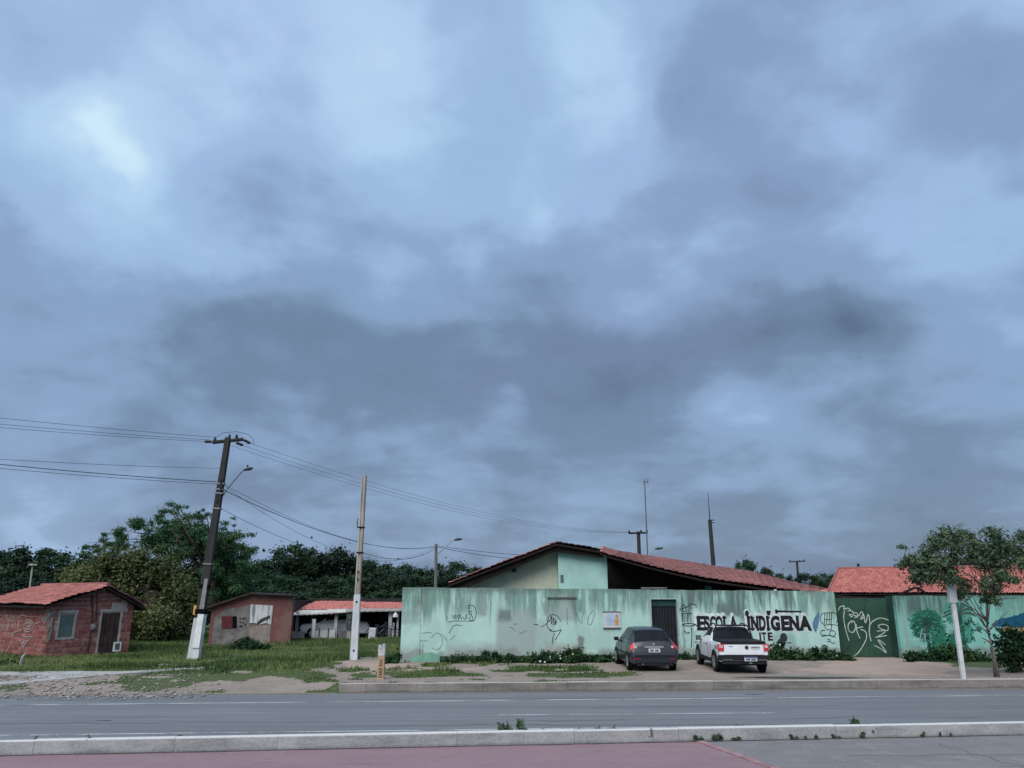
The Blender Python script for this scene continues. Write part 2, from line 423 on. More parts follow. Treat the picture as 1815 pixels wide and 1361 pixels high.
M_fk = kerb_mat('far_kerb_concrete', (.225, .205, .19), (.085, .078, .074), (.235, .262, (.50, .49, .475)))
def kerb(name, line, X0, X1, seg, h, w, m, dy=0):
    root = bpy.data.objects.new(name, None); C.objects.link(root); tag(root, kind='structure')
    a, b = line_ext(*line, X0), line_ext(*line, X1); root.location = a
    L = (b - a).length; d = (b - a) / L; n = Vector((-d.y, d.x, 0)); k = int(L / seg); cuts = [0] + [L * (i + rnd.uniform(-.3, .3)) / k for i in range(1, k)] + [L]
    for i in range(k):
        p0 = a + d * (cuts[i] + .003); p1 = a + d * (cuts[i + 1] - .003)
        j = (rnd.random() - .5) * .02; hz = h + (rnd.random() - .5) * .015; r = .02
        sec = [(0, -.05), (.008, h * .6), (.012, hz - r), (.012 + r, hz), (w - r, hz), (w, hz - r), (w, -.05)]
        vs = [p + n * (u + j) + Vector((0, 0, v)) for p in (p0, p1) for u, v in sec]; q = len(sec)
        mb = MB(); mb.add(vs, [(s_, s_ + 1, s_ + 1 + q, s_ + q) for s_ in range(q - 1)] + [tuple(range(q)), tuple(range(q, 2 * q))])
        mb.build('kerb_stone', m, root, org=a)
    return root
kerb('near_kerb', NK, -26, 26, 2.4, .245, .14, M_nk)
XK = FK[0].x
kerb('far_kerb', FK, XK, 38, 1.0, .26, .15, M_fk)

# grit swept against the kerbs
def grit(line, X0, X1, off, wmax, z, m, sgn=1):
    xs = np.arange(X0, X1, .18); mb = MB(); vs = []
    for x in xs:
        p = line_ext(*line, float(x)); w = wmax * (.15 + 1.2 * max(0, float(fbm(x * .7 + 3, off * 9)) - .25) + .25 * float(vnoise(x * 3.1, 7)))
        vs += [(p.x, p.y + off, z), (p.x, p.y + off + sgn * w, z)]
    mb.add(vs, [(2 * i, 2 * i + 2, 2 * i + 3, 2 * i + 1) for i in range(len(xs) - 1)]); tag(mb.build('kerb_grit', m), kind='structure')
M_grit = mat('road_grit', (.20, .175, .155), .95, .45, 9, .6); M_muck = mat('gutter_muck', (.075, .065, .062), .95, .45, 6, .6)
grit(FK, XK, 38, .01, .45, .0035, M_grit, -1); grit(NK, -26, 26, -.005, .12, .0045, M_muck, -1); grit(NK, -26, 26, .14, .5, .0035, M_grit, 1)
grit((FK[0], FK[1]), -60, XK, .03, .55, .0035, M_grit, -1)
# verge terrain with grass / dirt / slab regions
def poly_w(pts, z=.15): return np.array([(G(x, y, z).x, G(x, y, z).y) for x, y in pts])
def inpoly(X, Y, poly):
    r = np.zeros(X.shape, bool); n = len(poly)
    for i in range(n):
        x0, y0 = poly[i]; x1, y1 = poly[(i + 1) % n]
        c = ((y0 > Y) != (y1 > Y)) & (X < (x1 - x0) * (Y - y0) / (y1 - y0 + 1e-12) + x0); r ^= c
    return r
DIRT = [poly_w(p) for p in [
    [(-600, 1196), (200, 1194), (225, 1202), (160, 1210), (250, 1215), (330, 1214), (400, 1204), (520, 1205), (545, 1228), (520, 1240), (-600, 1260)],
    [(596, 1178), (640, 1170), (720, 1176), (1090, 1172), (1490, 1166), (1600, 1166), (1700, 1186), (2600, 1186), (2600, 1260), (590, 1260), (590, 1200), (550, 1196)],
]]
GRASSP = [poly_w(p) for p in [
    [(680, 1196), (780, 1191), (850, 1198), (860, 1204), (690, 1206)], [(860, 1191), (960, 1184), (1060, 1186), (1075, 1192), (1000, 1196), (880, 1196)],
    [(600, 1190), (640, 1187), (650, 1192), (600, 1195)], [(930, 1198), (1060, 1196), (1130, 1201), (1100, 1205), (940, 1205)], [(620, 1198), (668, 1195), (668, 1204), (620, 1206)], [(735, 1180), (880, 1178), (860, 1184), (740, 1186)]]]
SAND = [poly_w(p) for p in [[(600, 1176), (720, 1179), (700, 1186), (840, 1187), (790, 1195), (690, 1196), (630, 1194)], [(1500, 1168), (1620, 1170), (1720, 1192), (1660, 1200), (1400, 1195)]]]
def layout(X, Y):
    jx = (fbm(X * .9 + 5, Y * .9) - .5) * 1.8; jy = (fbm(X * .9 + 60, Y * .9 + 9) - .5) * 1.8
    Xp, Yp = X + jx, Y + jy
    g = np.ones(X.shape)
    for p in DIRT: g[inpoly(Xp, Yp, p)] = 0
    for p in GRASSP: g[inpoly(X + jx * .5, Y + jy * .5, p)] = 1
    g = np.where((g == 0) & (fbm(X * .8 + 31, Y * 1.6 + 8) > .70) & (X < 4.5), 1, g)
    g = np.where((g == 1) & (fbm(X * .55 + 11, Y * 1.0 + 3) > .68) & (Y < 32.5), 0, g)
    s = np.zeros(X.shape)
    for p in SAND: s[inpoly(Xp, Yp, p)] = 1
    return g, s
def terr_z(X, Y):
    ky = FK[0].y + (FK[1].y - FK[0].y) * (X - FK[0].x) / (FK[1].x - FK[0].x)
    k = np.clip((X - (XK - 2.2)) / 2.2, 0, 1); t = np.clip((Y - ky) / (3.2 - 2.9 * k), 0, 1); ramp = VZ * t * t * (3 - 2 * t)
    z = np.where(X > XK, VZ, ramp)
    return z + (fbm(X * .6, Y * .6) - .5) * .05 * np.clip((Y - ky) / 1.5, 0, 1) + .003
def verge():
    xs = np.concatenate([np.linspace(-90, -32, 60), np.linspace(-31.8, 24, 380), np.linspace(24.4, 90, 70)])
    vs_ = np.concatenate([np.linspace(0, 14, 130), np.linspace(14.3, 45, 90), np.linspace(47, 140, 30)])
    X, V = np.meshgrid(xs, vs_, indexing='ij')
    ky = FK[0].y + (FK[1].y - FK[0].y) * (X - FK[0].x) / (FK[1].x - FK[0].x)
    Y = ky + .02 + V + np.where(X > XK, .12, 0)
    Z = terr_z(X, Y); g, s = layout(X, Y)
    nx, ny = X.shape; idx = np.arange(nx * ny).reshape(nx, ny)
    q = np.stack([idx[:-1, :-1], idx[1:, :-1], idx[1:, 1:], idx[:-1, 1:]], -1).reshape(-1)
    t = NT('verge_soil', .95, .2)
    n = t.noise(1.1, 6, .65); n2 = t.noise(13, 5, .7); n3 = t.noise(.35, 3)
    ga = t.attr('grass'); sa = t.attr('sand')
    dirt = t.ramp(n, [(.3, (.180, .148, .128)), (.7, (.300, .252, .218))])
    sand = t.ramp(n, [(.3, (.34, .245, .195)), (.7, (.44, .325, .265))])
    dirt = t.mix(sa, dirt, sand)
    dirt = t.mix(.4, dirt, t.ramp(n2, [(.35, (.10, .085, .075)), (.65, (.34, .29, .25))]))
    grs = t.ramp(n2, [(.3, (.040, .062, .024)), (.7, (.095, .118, .052))])
    m = t.smooth(t.math('ADD', ga, t.math('MULTIPLY_ADD', n2, .7, -.35)), .4, .6)
    t.color(t.mix(m, dirt, grs)); t.bump(n2, .7, .03)
    o = np_mesh('verge', np.stack([X, Y, Z], -1).reshape(-1, 3), q, 4, t.m)
    for nme, a in (('grass', g), ('sand', s)):
        at = o.data.attributes.new(nme, 'FLOAT', 'POINT'); at.data.foreach_set('value', a.reshape(-1).astype(np.float32))
    for p in o.data.polygons: p.use_smooth = True
    tag(o, kind='structure')
verge()
# broken concrete path slab left
mb = MB()
pth = [(0, 1197, 1212), (120, 1195, 1206), (215, 1194, 1199.5), (300, 1190, 1194), (400, 1183.5, 1186)]
pth = [(-300, 1199, 1226)] + pth
def zt(p): return float(terr_z(np.array([p.x]), np.array([p.y]))[0])
vs_ = []
for (x, y0, y1) in pth:
    for y in (y0, y1):
        p = G(x, y, .16); p.z = zt(p) + .035; vs_.append(p)
n_ = len(pth); fs_ = [(2 * i, 2 * i + 1, 2 * i + 3, 2 * i + 2) for i in range(n_ - 1)]
lo = [Vector((p.x, p.y, p.z - .08)) for p in vs_]
mb.add(vs_ + lo, fs_ + [(2 * i + 1, 2 * i + 1 + 2 * n_, 2 * i + 3 + 2 * n_, 2 * i + 3) for i in range(n_ - 1)] + [(2 * i, 2 * i + 2, 2 * i + 2 + 2 * n_, 2 * i + 2 * n_) for i in range(n_ - 1)])
tag(mb.build('path', mat('path_concrete', (.34, .335, .33), .9, .35, 2.2)), kind='structure')
# smaller slabs in the grass
for i, (x0, y0, x1, y1, w) in enumerate([(420, 1171, 500, 1175, .35), (500, 1177, 535, 1176, .5), (640, 1168, 690, 1166, .25)]):
    a, b = G(x0, y0, .2), G(x1, y1, .2); d = (b - a); L = d.length
    mb = MB(); c = (a + b) / 2
    mb.box((c.x, c.y, zt(c) - .015), (L, w, .09), Matrix.Rotation(math.atan2(d.y, d.x), 3, 'Z'))
    tag(mb.build('path_slab', mat('path_concrete', (0, 0, 0))), kind='structure')
# rubble by the roadside
def stones():
    n = 1500; px = nrg.uniform(-40, 400, n); py = nrg.uniform(1207, 1236, n) - np.clip((px - 250) * .02, 0, 4)
    V = []; Fc = []; T = []
    ico = [(0, 0, 1), (.89, 0, .45), (.28, .85, .45), (-.72, .53, .45), (-.72, -.53, .45), (.28, -.85, .45), (0, 0, -.3)]
    tri = [(0, 1, 2), (0, 2, 3), (0, 3, 4), (0, 4, 5), (0, 5, 1), (6, 2, 1), (6, 3, 2), (6, 4, 3), (6, 5, 4), (6, 1, 5)]
    for i in range(n):
        if px[i] > 260 and rnd.random() < (px[i] - 260) / 160: continue
        p = G(px[i], py[i], .05); z = zt(p); r = .02 + .06 * rnd.random() ** 2.5; a = rnd.random() * 6.28
        b = len(V)
        for (x, y, h) in ico:
            k = r * (.7 + .6 * rnd.random()); xx, yy = x * k * 1.3, y * k
            V.append((p.x + xx * math.cos(a) - yy * math.sin(a), p.y + xx * math.sin(a) + yy * math.cos(a), z + h * k * .45))
        Fc += [i_ + b for t_ in tri for i_ in t_]; T += [rnd.random()] * 7
    t = NT('rubble_stone', .95, .2); t.color(t.ramp(t.attr('tint'), [(0, (.16, .145, .135)), (.5, (.27, .25, .235)), (1, (.42, .40, .385))]))
    tag(np_mesh('gravel', np.array(V), np.array(Fc), 3, t.m, np.array(T)), 'pale broken stones strewn along the road edge', kind='stuff')
stones()
def damp():
    mb = MB(); c = G(1415, 1201.5, VZ); k = 26
    mb.add([(c.x + 2.1 * math.cos(2 * PI * i / k) * (.75 + .4 * rnd.random()), c.y + .22 * math.sin(2 * PI * i / k) * (.7 + .5 * rnd.random()), VZ + .028) for i in range(k)], [tuple(range(k))])
    t = NT('damp_soil', .35, .5); t.color(t.ramp(t.noise(6, 4), [(.3, (.035, .036, .03)), (.7, (.075, .07, .055))]))
    tag(mb.build('damp_patch', t.m), kind='structure')
damp()

# ------------------------------------------------------------------ tile roofs
def tile_mat(name, lo, mid, hi):
    t = NT(name, .85, .25)
    c = t.ramp(t.attr('tint'), [(0, lo), (.5, mid), (1, hi)])
    n = t.noise(1.3, 5, .65); n2 = t.noise(18, 4, .7)
    c = t.mix(t.math('MULTIPLY', t.smooth(n, .55, .75), .55), c, sc(lo, .45))
    c = t.mix(.2, c, t.ramp(n2, [(.3, sc(lo, .5)), (.7, hi)]))
    t.color(c); t.bump(n2, .3, .01); return t.m
M_tile = tile_mat('clay_tile', (.33, .105, .095), (.42, .150, .135), (.51, .215, .19))
M_tile_old = tile_mat('old_clay_tile', (.23, .085, .082), (.33, .125, .115), (.44, .19, .17))
def tile_surface(name, S, na, nb, m, amp=.035, step=.03, parent=None, org=(0, 0, 0), sag=.02):
    """S(a,b) base point, a across the tile columns, b up the slope; real waves and stepped courses"""
    ka = 6; A = np.linspace(0, 1, na * ka + 1); V = []; T = []; rows = []
    ct = nrg.random((na + 1, nb)); jit = (nrg.random((na + 1, nb)) - .5) * .02
    for r in range(nb):
        for e in (0, 1):
            b = (r + e * 1.04) / nb; b = min(b, 1.0); row = []
            for i, a in enumerate(A):
                ci = min(i // ka, na - 1); ph = (i % ka) / ka
                p = S(a, b); q = S(min(a + 1e-3, 1), b) - S(max(a - 1e-3, 0), b); w = S(a, min(b + 1e-3, 1)) - S(a, max(b - 1e-3, 0))
                n = q.cross(w); n = n.normalized()
                if n.z < 0: n = -n
                h = amp * (abs(math.sin(PI * ph)) * 1.0) + step * (1 - e) + jit[ci, r]
                h += (vnoise(a * 9, b * 4) - .5) * sag * 2
                row.append(len(V)); V.append(tuple(p + n * float(h))); T.append(ct[ci, r])
            rows.append(row)
    Fq = []
    for k in range(len(rows) - 1):
        for i in range(len(A) - 1): Fq += [rows[k][i], rows[k][i + 1], rows[k + 1][i + 1], rows[k + 1][i]]
    o = np_mesh(name, np.array(V), np.array(Fq), 4, m, np.array(T), parent, org)
    return tag(o, kind='stuff')
def soffit(name, S, m, parent, org, drop=.09, thick=.06, k=6):
    mb = MB(); vs = []
    for j in range(k + 1):
        for i in range(k + 1):
            p = S(i / k, j / k); vs.append(p - Vector((0, 0, drop)))
    lo = [p - Vector((0, 0, thick)) for p in vs]; n = k + 1; N = n * n
    fs = [(j * n + i, j * n + i + 1, (j + 1) * n + i + 1, (j + 1) * n + i) for j in range(k) for i in range(k)]
    fs += [tuple(reversed([x + N for x in f])) for f in fs]
    ring = [i for i in range(n)] + [j * n + k for j in range(1, n)] + [k * n + i for i in range(k - 1, -1, -1)] + [j * n for j in range(k - 1, 0, -1)]
    fs += [(ring[i], ring[(i + 1) % len(ring)], ring[(i + 1) % len(ring)] + N, ring[i] + N) for i in range(len(ring))]
    mb.add(vs + lo, fs); return mb.build(name, m, parent, org)
def lerp2(p00, p10, p01, p11):
    return lambda a, b: p00.lerp(p10, a).lerp(p01.lerp(p11, a), b)

# ------------------------------------------------------------------ painted boundary wall of the school
WA = G(709, 1173, VZ); WB = G(1491, 1167, VZ)
wd = Vector((WB.x - WA.x, WB.y - WA.y, 0)); WLEN = wd.length; wd /= WLEN
wn = Vector((wd.y, -wd.x, 0))           # towards the camera
def plane_hit(px, py, o, n):
    d = ray(px, py); c = Vector((0, 0, CAMH)); t = (o - c).dot(n) / d.dot(n); return c + d * t
def wl(px, py):                          # pixel -> wall coordinates (along, height)
    p = plane_hit(px, py, WA, wn); r = p - WA; return (r.dot(wd), r.z)
def wp(x, z, out=0.0): return WA + wd * x + Vector((0, 0, z)) + wn * out
ZT0 = wl(711, 1040.5)[1]; ZT1 = wl(1485, 1048)[1]
xd0, zd = wl(1153.5, 1062); xd1 = wl(1199, 1062)[0]
WROT = math.atan2(wd.y, wd.x)

def stained(name, base, alt, L, H, patches, heavy, x_off=0.0):
    """weathered paint: runs of mildew from the coping, grey repainted patches, peeled foot"""
    t = NT(name, .88, .25)
    ob = t.tc.outputs['Object']; x, y, z = t.xyz()
    n1 = t.noise(.55, 5, .6); n2 = t.noise(3.5, 6, .65); n3 = t.noise(24, 4, .7)
    c = t.ramp(n1, [(.32, alt), (.68, base)])
    c = t.mix(t.math('MULTIPLY', t.smooth(n2, .52, .66), .55), c, (.50, .62, .58))
    # block shapes of older paint coats
    st0 = t.noise(1.0, 3, .5, stretch=(1.6, 1, .5))
    c = t.mix(t.math('MULTIPLY', t.smooth(st0, .52, .56), .30), c, (.27, .40, .37))
    warp = t.math('MULTIPLY_ADD', t.noise(2.2, 5, .65), .5, -.25)
    warp2 = t.math('MULTIPLY_ADD', t.noise(5.5, 5, .7), .22, -.11)
    xx = t.math('ADD', x, t.math('ADD', t.math('MULTIPLY', warp, .25), warp2)); zz = t.math('ADD', z, t.math('ADD', warp, warp2))
    for (x0, x1, z0, z1, col, k, soft) in patches:
        m = t.math('MULTIPLY', t.smooth(xx, x0 - soft, x0 + soft), t.smooth(xx, x1 + soft, x1 - soft))
        m = t.math('MULTIPLY', m, t.math('MULTIPLY', t.smooth(zz, z0 - soft * 2, z0 + soft * 2), t.smooth(zz, z1 + soft * 2, z1 - soft * 2)))
        c = t.mix(t.math('MULTIPLY', m, k), c, col)
    # vertical runs
    run = t.noise(1.0, 6, .7, stretch=(1.9, 1, .22), dist=.3); run2 = t.noise(1.0, 4, .6, stretch=(7.5, 1, .3))
    lenv = t.math('MULTIPLY_ADD', t.noise(1.0, 4, .6, stretch=(1.6, 1, .02)), 3.6, -1.05)   # how far each run reaches
    top = t.smooth(t.math('ADD', t.math('SUBTRACT', z, H), lenv), -.45, .35)
    hv = t.math('MULTIPLY_ADD', t.smooth(x, heavy[0] - 1.0, heavy[0] + .6), heavy[1], .80)
    hv = t.math('MULTIPLY', hv, t.math('SUBTRACT', 1.0, t.math('MULTIPLY', t.smooth(x, heavy[2] - .5, heavy[2] + 1.2), .45)))
    rmask = t.math('MULTIPLY', t.math('MULTIPLY', t.smooth(run, .40, .55), top), hv, clamp=True)
    c = t.mix(rmask, c, (.055, .080, .072))
    gm = t.math('MULTIPLY', t.math('MULTIPLY', t.smooth(run2, .46, .58), top), .9, clamp=True)
    c = t.mix(gm, c, (.13, .27, .215))
    cop = t.smooth(t.math('ADD', z, t.math('MULTIPLY_ADD', t.noise(1.3, 6, .7), 1.3, -.65)), H - .30, H + .12)
    c = t.mix(t.math('MULTIPLY', cop, .8), c, (.060, .085, .076))
    # bare render and damp at the foot
    ft = t.smooth(t.math('ADD', z, t.math('MULTIPLY_ADD', t.noise(1.7, 5, .65), 1.1, -.55)), .50, .28)
    c = t.mix(t.math('MULTIPLY', ft, .80), c, t.ramp(n2, [(.3, (.13, .125, .12)), (.7, (.27, .265, .25))]))
    c = t.mix(.16, c, t.ramp(n3, [(.3, sc(alt, .4)), (.7, sc(base, 1.5))]))
    t.color(c); t.bump(t.math('ADD', t.math('MULTIPLY', n3, .5), n2), .35, .02); return t.m
def rect(px0, py0, px1, py1):
    a, b = wl(px0, py0), wl(px1, py1); return (min(a[0], b[0]), max(a[0], b[0]), min(a[1], b[1]), max(a[1], b[1]))
GREY = (.26, .285, .275); GREYG = (.22, .30, .275); DKG = (.085, .10, .10)
patches = [
    (*rect(880, 1078, 950, 1165), GREY, .75, .10), (*rect(884, 1080, 906, 1102), DKG, .8, .05), (*rect(948, 1100, 985, 1150), (.27, .33, .31), .6, .12),
    (*rect(968, 1058, 1022, 1100), (.24, .265, .25), .75, .08), (*rect(1024, 1060, 1034, 1085), DKG, .7, .05), (*rect(962, 1066, 970, 1090), DKG, .6, .05),
    (*rect(801, 1072, 836, 1085), GREYG, .6, .06), (*rect(790, 1142, 890, 1168), GREY, .75, .12), (*rect(965, 1143, 1028, 1165), (.30, .26, .245), .8, .10),
    (*rect(1024, 1128, 1036, 1170), (.10, .09, .085), .85, .04), (*rect(848, 1046, 862, 1092), (.16, .15, .14), .7, .05),
    (*rect(712, 1082, 744, 1106), (.20, .27, .25), .7, .05), (*rect(712, 1146, 750, 1175), GREY, .6, .1),
    (*rect(1268, 1068, 1312, 1092), (.05, .06, .06), .92, .07), (*rect(1206, 1050, 1216, 1160), DKG, .7, .05), (*rect(1224, 1052, 1232, 1160), DKG, .6, .05), (*rect(1255, 1050, 1262, 1092), DKG, .75, .04),
    (*rect(1206, 1054, 1240, 1075), (.10, .16, .145), .6, .1), (*rect(1418, 1068, 1428, 1085), DKG, .6, .04), (*rect(1140, 1050, 1200, 1062), DKG, .6, .1),
    (*rect(1368, 1122, 1412, 1150), (.20, .31, .29), .7, .08), (*rect(1300, 1050, 1318, 1078), DKG, .7, .06), (*rect(1340, 1050, 1350, 1074), DKG, .6, .05),
]
M_mint = stained('mint_wall_paint', (.435, .635, .570), (.345, .540, .485), WLEN, (ZT0 + ZT1) / 2, patches, (xd1 - .2, .55, wl(1400, 1050)[0]))
wallroot = thing('boundary_wall', 'long mint green painted wall with black lettering and a dark barred doorway', 'wall', WA)
wallroot.rotation_euler = (0, 0, WROT)
def wbuild(mb, name, m, parent=None, **k):   # mesh given in wall coordinates: x along, y into the yard, z up
    return mb.build(name, m, parent or wallroot, **k)
def ztop(x): return ZT0 + (ZT1 - ZT0) * x / WLEN
mb = MB(); TH = .22
def wall_piece(mb, x0, x1, z0, y0=0, y1=TH, ragged=True):
    n = max(2, int((x1 - x0) / .35)); xs = [x0 + (x1 - x0) * i / n for i in range(n + 1)]
    tz = [ztop(x) + (rnd.random() - .5) * (.03 if ragged else 0) for x in xs]
    vs = []; 
    for x, t_ in zip(xs, tz): vs += [(x, y0, z0), (x, y0, t_), (x, y1, t_), (x, y1, z0)]
    fs = []
    for i in range(n):
        a = 4 * i
        for j in range(4): fs.append((a + j, a + (j + 1) % 4, a + 4 + (j + 1) % 4, a + 4 + j))
    fs += [(0, 1, 2, 3), tuple(4 * n + k for k in (3, 2, 1, 0))]
    mb.add(vs, fs)
xp = wl(745, 1100)[0]
wall_piece(mb, xp, xd0, -.3); wall_piece(mb, xd1, WLEN, -.3); wall_piece(mb, xd0, xd1, zd)
wbuild(mb, 'masonry', M_mint)
mb = MB(); wall_piece(mb, 0, xp, -.3, -.03, TH + .03); wbuild(mb, 'end_pillar', M_mint)
# shallow relief: old blocked opening, ledge, skirting
mb = MB(); r_ = rect(970, 1058.5, 1022, 1061.5); mb.span((r_[0], -.03, r_[2]), (r_[1], .01, r_[3])); wbuild(mb, 'blocked_window_lintel', mat('lintel_grey', (.10, .095, .095), .9, .3, 6))
mb = MB(); x0_, z0_ = wl(780, 1161); x1_ = wl(1090, 1161)[0]; mb.span((x0_, -.06, -.1), (x1_, .01, .20)); wbuild(mb, 'skirting', mat('mossy_skirting', (.045, .075, .06), .95, .4, 3))
# green repaint heap at the foot
mb = MB()
pg = [wl(*q) for q in [(722, 1178), (728, 1166), (748, 1158), (765, 1156), (790, 1165), (802, 1176), (795, 1179)]]
mb.prism([(a, -.034, b) for a, b in pg], (0, -.004, 0)); wbuild(mb, 'paint_patch', mat('fresh_green_paint', (.17, .36, .27), .8, .25, 3))
# doorway: frame, dark metal grille leaf
mb = MB(); fw = .05
mb.span((xd0 - fw, -.02, -.1), (xd0 + .004, TH * .7, zd + fw)); mb.span((xd1 - .004, -.02, -.1), (xd1 + fw, TH * .7, zd + fw)); mb.span((xd0 + .005, -.018, zd - .003), (xd1 - .005, TH * .6, zd + fw - .002))
wbuild(mb, 'door_frame', mat('door_frame_paint', (.33, .42, .40), .8, .3, 5))
M_gr = mat('gate_dark_metal', (.018, .022, .026), .55, .4, 4)
mb = MB(); mb.span((xd0 + .005, .16, -.1), (xd1 - .005, .19, zd)); door = wbuild(mb, 'door', M_gr)
k = 9
for i in range(k):
    x = xd0 + .05 + (xd1 - xd0 - .1) * i / (k - 1); mb = MB(); mb.span((x - .016, .12, 0), (x + .016, .158, zd - .25)); wbuild(mb, 'bar', M_darkmetal, door)
mb = MB(); mb.span((xd0 + .008, .10, zd - .28), (xd1 - .008, .158, zd - .004)); wbuild(mb, 'transom_panel', mat('transom_green', (.02, .06, .055), .7), door)
# lettering
def ribbon(pts, w, y=-.004, t=.003):
    """flat painted stroke in wall coordinates (x,z)"""
    mb = MB(); P2 = [Vector((a, b)) for a, b in pts]
    if len(P2) > 2:   # smooth the stroke
        Q = []
        for i in range(len(P2) - 1):
            p0, p1, p2, p3 = P2[max(i - 1, 0)], P2[i], P2[i + 1], P2[min(i + 2, len(P2) - 1)]
            for k_ in range(5):
                u = k_ / 5; Q.append(.5 * ((2 * p1) + (p2 - p0) * u + (2 * p0 - 5 * p1 + 4 * p2 - p3) * u * u + (3 * p1 - p0 - 3 * p2 + p3) * u ** 3))
        Q.append(P2[-1]); P2 = Q
    vs = []
    for i, p in enumerate(P2):
        d = (P2[min(i + 1, len(P2) - 1)] - P2[max(i - 1, 0)])
        if d.length < 1e-6: d = Vector((1, 0))
        d.normalize(); n = Vector((-d.y, d.x)) * w * .5 * (.75 + .5 * rnd.random())
        vs += [(p.x - n.x, y, p.y - n.y), (p.x + n.x, y, p.y + n.y)]
    mb.add(vs, [(2 * i, 2 * i + 2, 2 * i + 3, 2 * i + 1) for i in range(len(P2) - 1)]); return mb
def strokes(name, lst, w, m, conv, parent, y=-.004, build=None):
    mb = MB()
    for i, s_ in enumerate(lst):
        r_ = ribbon([conv(*q) for q in s_], w, y - .0006 * (i % 5)); mb.add(r_.v, r_.f)
    return mb.build(name, m, parent, fix=False)
M_let = mat('letter_black', (.018, .018, .024), .8, .3, 5)
M_out = mat('letter_outline', (.60, .68, .66), .85, .35, 7)
def glyph(ch, offs):
    cu = bpy.data.curves.new('t', 'FONT'); cu.body = ch; cu.size = 1; cu.offset = offs; cu.resolution_u = 4
    ob = bpy.data.objects.new('t', cu); C.objects.link(ob); dg = bpy.context.evaluated_depsgraph_get()
    me = bpy.data.meshes.new_from_object(ob.evaluated_get(dg)); v = [tuple(x.co) for x in me.vertices]; f = [tuple(p.vertices) for p in me.polygons]
    bpy.data.objects.remove(ob); bpy.data.curves.remove(cu); bpy.data.meshes.remove(me); return v, f
def put(mb, ch, bx, offs, y, grow=0.0, sl=0.0):
    """fit a glyph into the wall rectangle bx=(x0,x1,z0,z1)"""
    v, f = glyph(ch, 0.0); a0 = min(p[0] for p in v); a1 = max(p[0] for p in v); b0 = min(p[1] for p in v); b1 = max(p[1] for p in v)
    v, f = glyph(ch, offs)
    sx = (bx[1] - bx[0]) / (a1 - a0); sz = (bx[3] - bx[2]) / (b1 - b0)
    mb.add([(bx[0] + (p[0] - a0) * sx + sl * (p[1] - b0), y, bx[2] + (p[1] - b0) * sz) for p in v], f)
LET = [('E', 1236, 1250), ('S', 1248, 1258), ('C', 1258, 1269), ('O', 1268, 1281), ('L', 1282, 1292), ('A', 1293, 1307), ('I', 1325, 1329), ('N', 1331, 1344), ('D', 1345, 1357), ('I', 1359, 1363), ('G', 1366, 1382), ('E', 1385, 1398), ('N', 1399, 1416), ('A', 1417, 1437)]
mo, mk = MB(), MB()
for i, (ch, a, b) in enumerate(LET):
    bx = rect(a, 1093, b, 1116)
    put(mk, ch, bx, .048 if i < 6 else .062, -.0075 - .0003 * (i % 3)); bo = (bx[0] - .05, bx[1] - .03, bx[2] + .02, bx[3] + .07)
    put(mo, ch, bo, .115, -.0045 - .0003 * (i % 3))
    # slab serifs at top and bottom
    for zz in (bx[2], bx[3] - .07):
        if ch in 'EILNDA' and not (ch == 'A' and zz > bx[2] + .1):
            mk.add([(bx[0] - .05, -.0068, zz), (bx[0] + .13, -.0068, zz), (bx[0] + .13, -.0068, zz + .07), (bx[0] - .05, -.0068, zz + .07)], [(0, 1, 2, 3)])
for (ch, a, b) in [('I', 1346, 1348.5), ('T', 1350, 1358), ('E', 1361, 1369)]:
    bx = rect(a, 1121.5, b, 1134.5); put(mk, ch, bx, .05, -.0075); put(mo, ch, (bx[0] - .03, bx[1] - .02, bx[2] + .01, bx[3] + .04), .09, -.0045)
def blob(mb, c, rx, rz, y, k=14, j=.15):
    mb.add([(c[0] + rx * math.cos(2 * PI * i / k) * (1 - j * rnd.random()), y, c[1] + rz * math.sin(2 * PI * i / k) * (1 - j * rnd.random())) for i in range(k)], [tuple(range(k))])
c_ = wl(1323, 1086); blob(mo, c_, .13, .17, -.0045); blob(mk, (c_[0] + .02, c_[1] - .02), .09, .12, -.0076)
c_ = wl(1362, 1086); blob(mo, c_, .14, .10, -.0045); mk.add([(c_[0] - .10, -.0076, c_[1] + .09), (c_[0] + .12, -.0076, c_[1] + .08), (c_[0] + .05, -.0076, c_[1] - .1), (c_[0] - .05, -.0076, c_[1] - .1)], [(0, 1, 2, 3)])
a_, b_ = wl(1376, 1083.5), wl(1420, 1084); r_ = ribbon([a_, b_], .07, -.0076); mk.add(r_.v, r_.f); blob(mk, a_, .07, .10, -.0081)
wbuild(mo, 'letter_outlines', M_out, fix=False); tag(wbuild(mk, 'painted_letters', M_let, fix=False), 'black block letters reading ESCOLA INDÍGENA')
# painted round rattle emblem below the letters, blue leaf
mb = MB(); c_ = wl(1389, 1130); blob(mb, c_, .16, .19, -.0064, 18, .06); q = [wl(*p) for p in [(1375, 1140), (1382, 1131), (1392, 1139), (1401, 1138), (1404, 1140)]]
mb.add([(a, -.0069, b) for a, b in q], [tuple(range(5))]); wbuild(mb, 'painted_rattle', mat('rattle_paint', (.035, .042, .05), .8), fix=False)
mb = MB(); q = [wl(*p) for p in [(1451, 1084), (1453, 1092), (1450, 1110), (1446, 1122), (1441, 1113), (1440, 1104), (1444, 1094)]]
mb.add([(a, -.005, b) for a, b in q], [tuple(range(len(q)))]); wbuild(mb, 'painted_leaf', mat('leaf_blue', (.10, .20, .33), .8), fix=False)
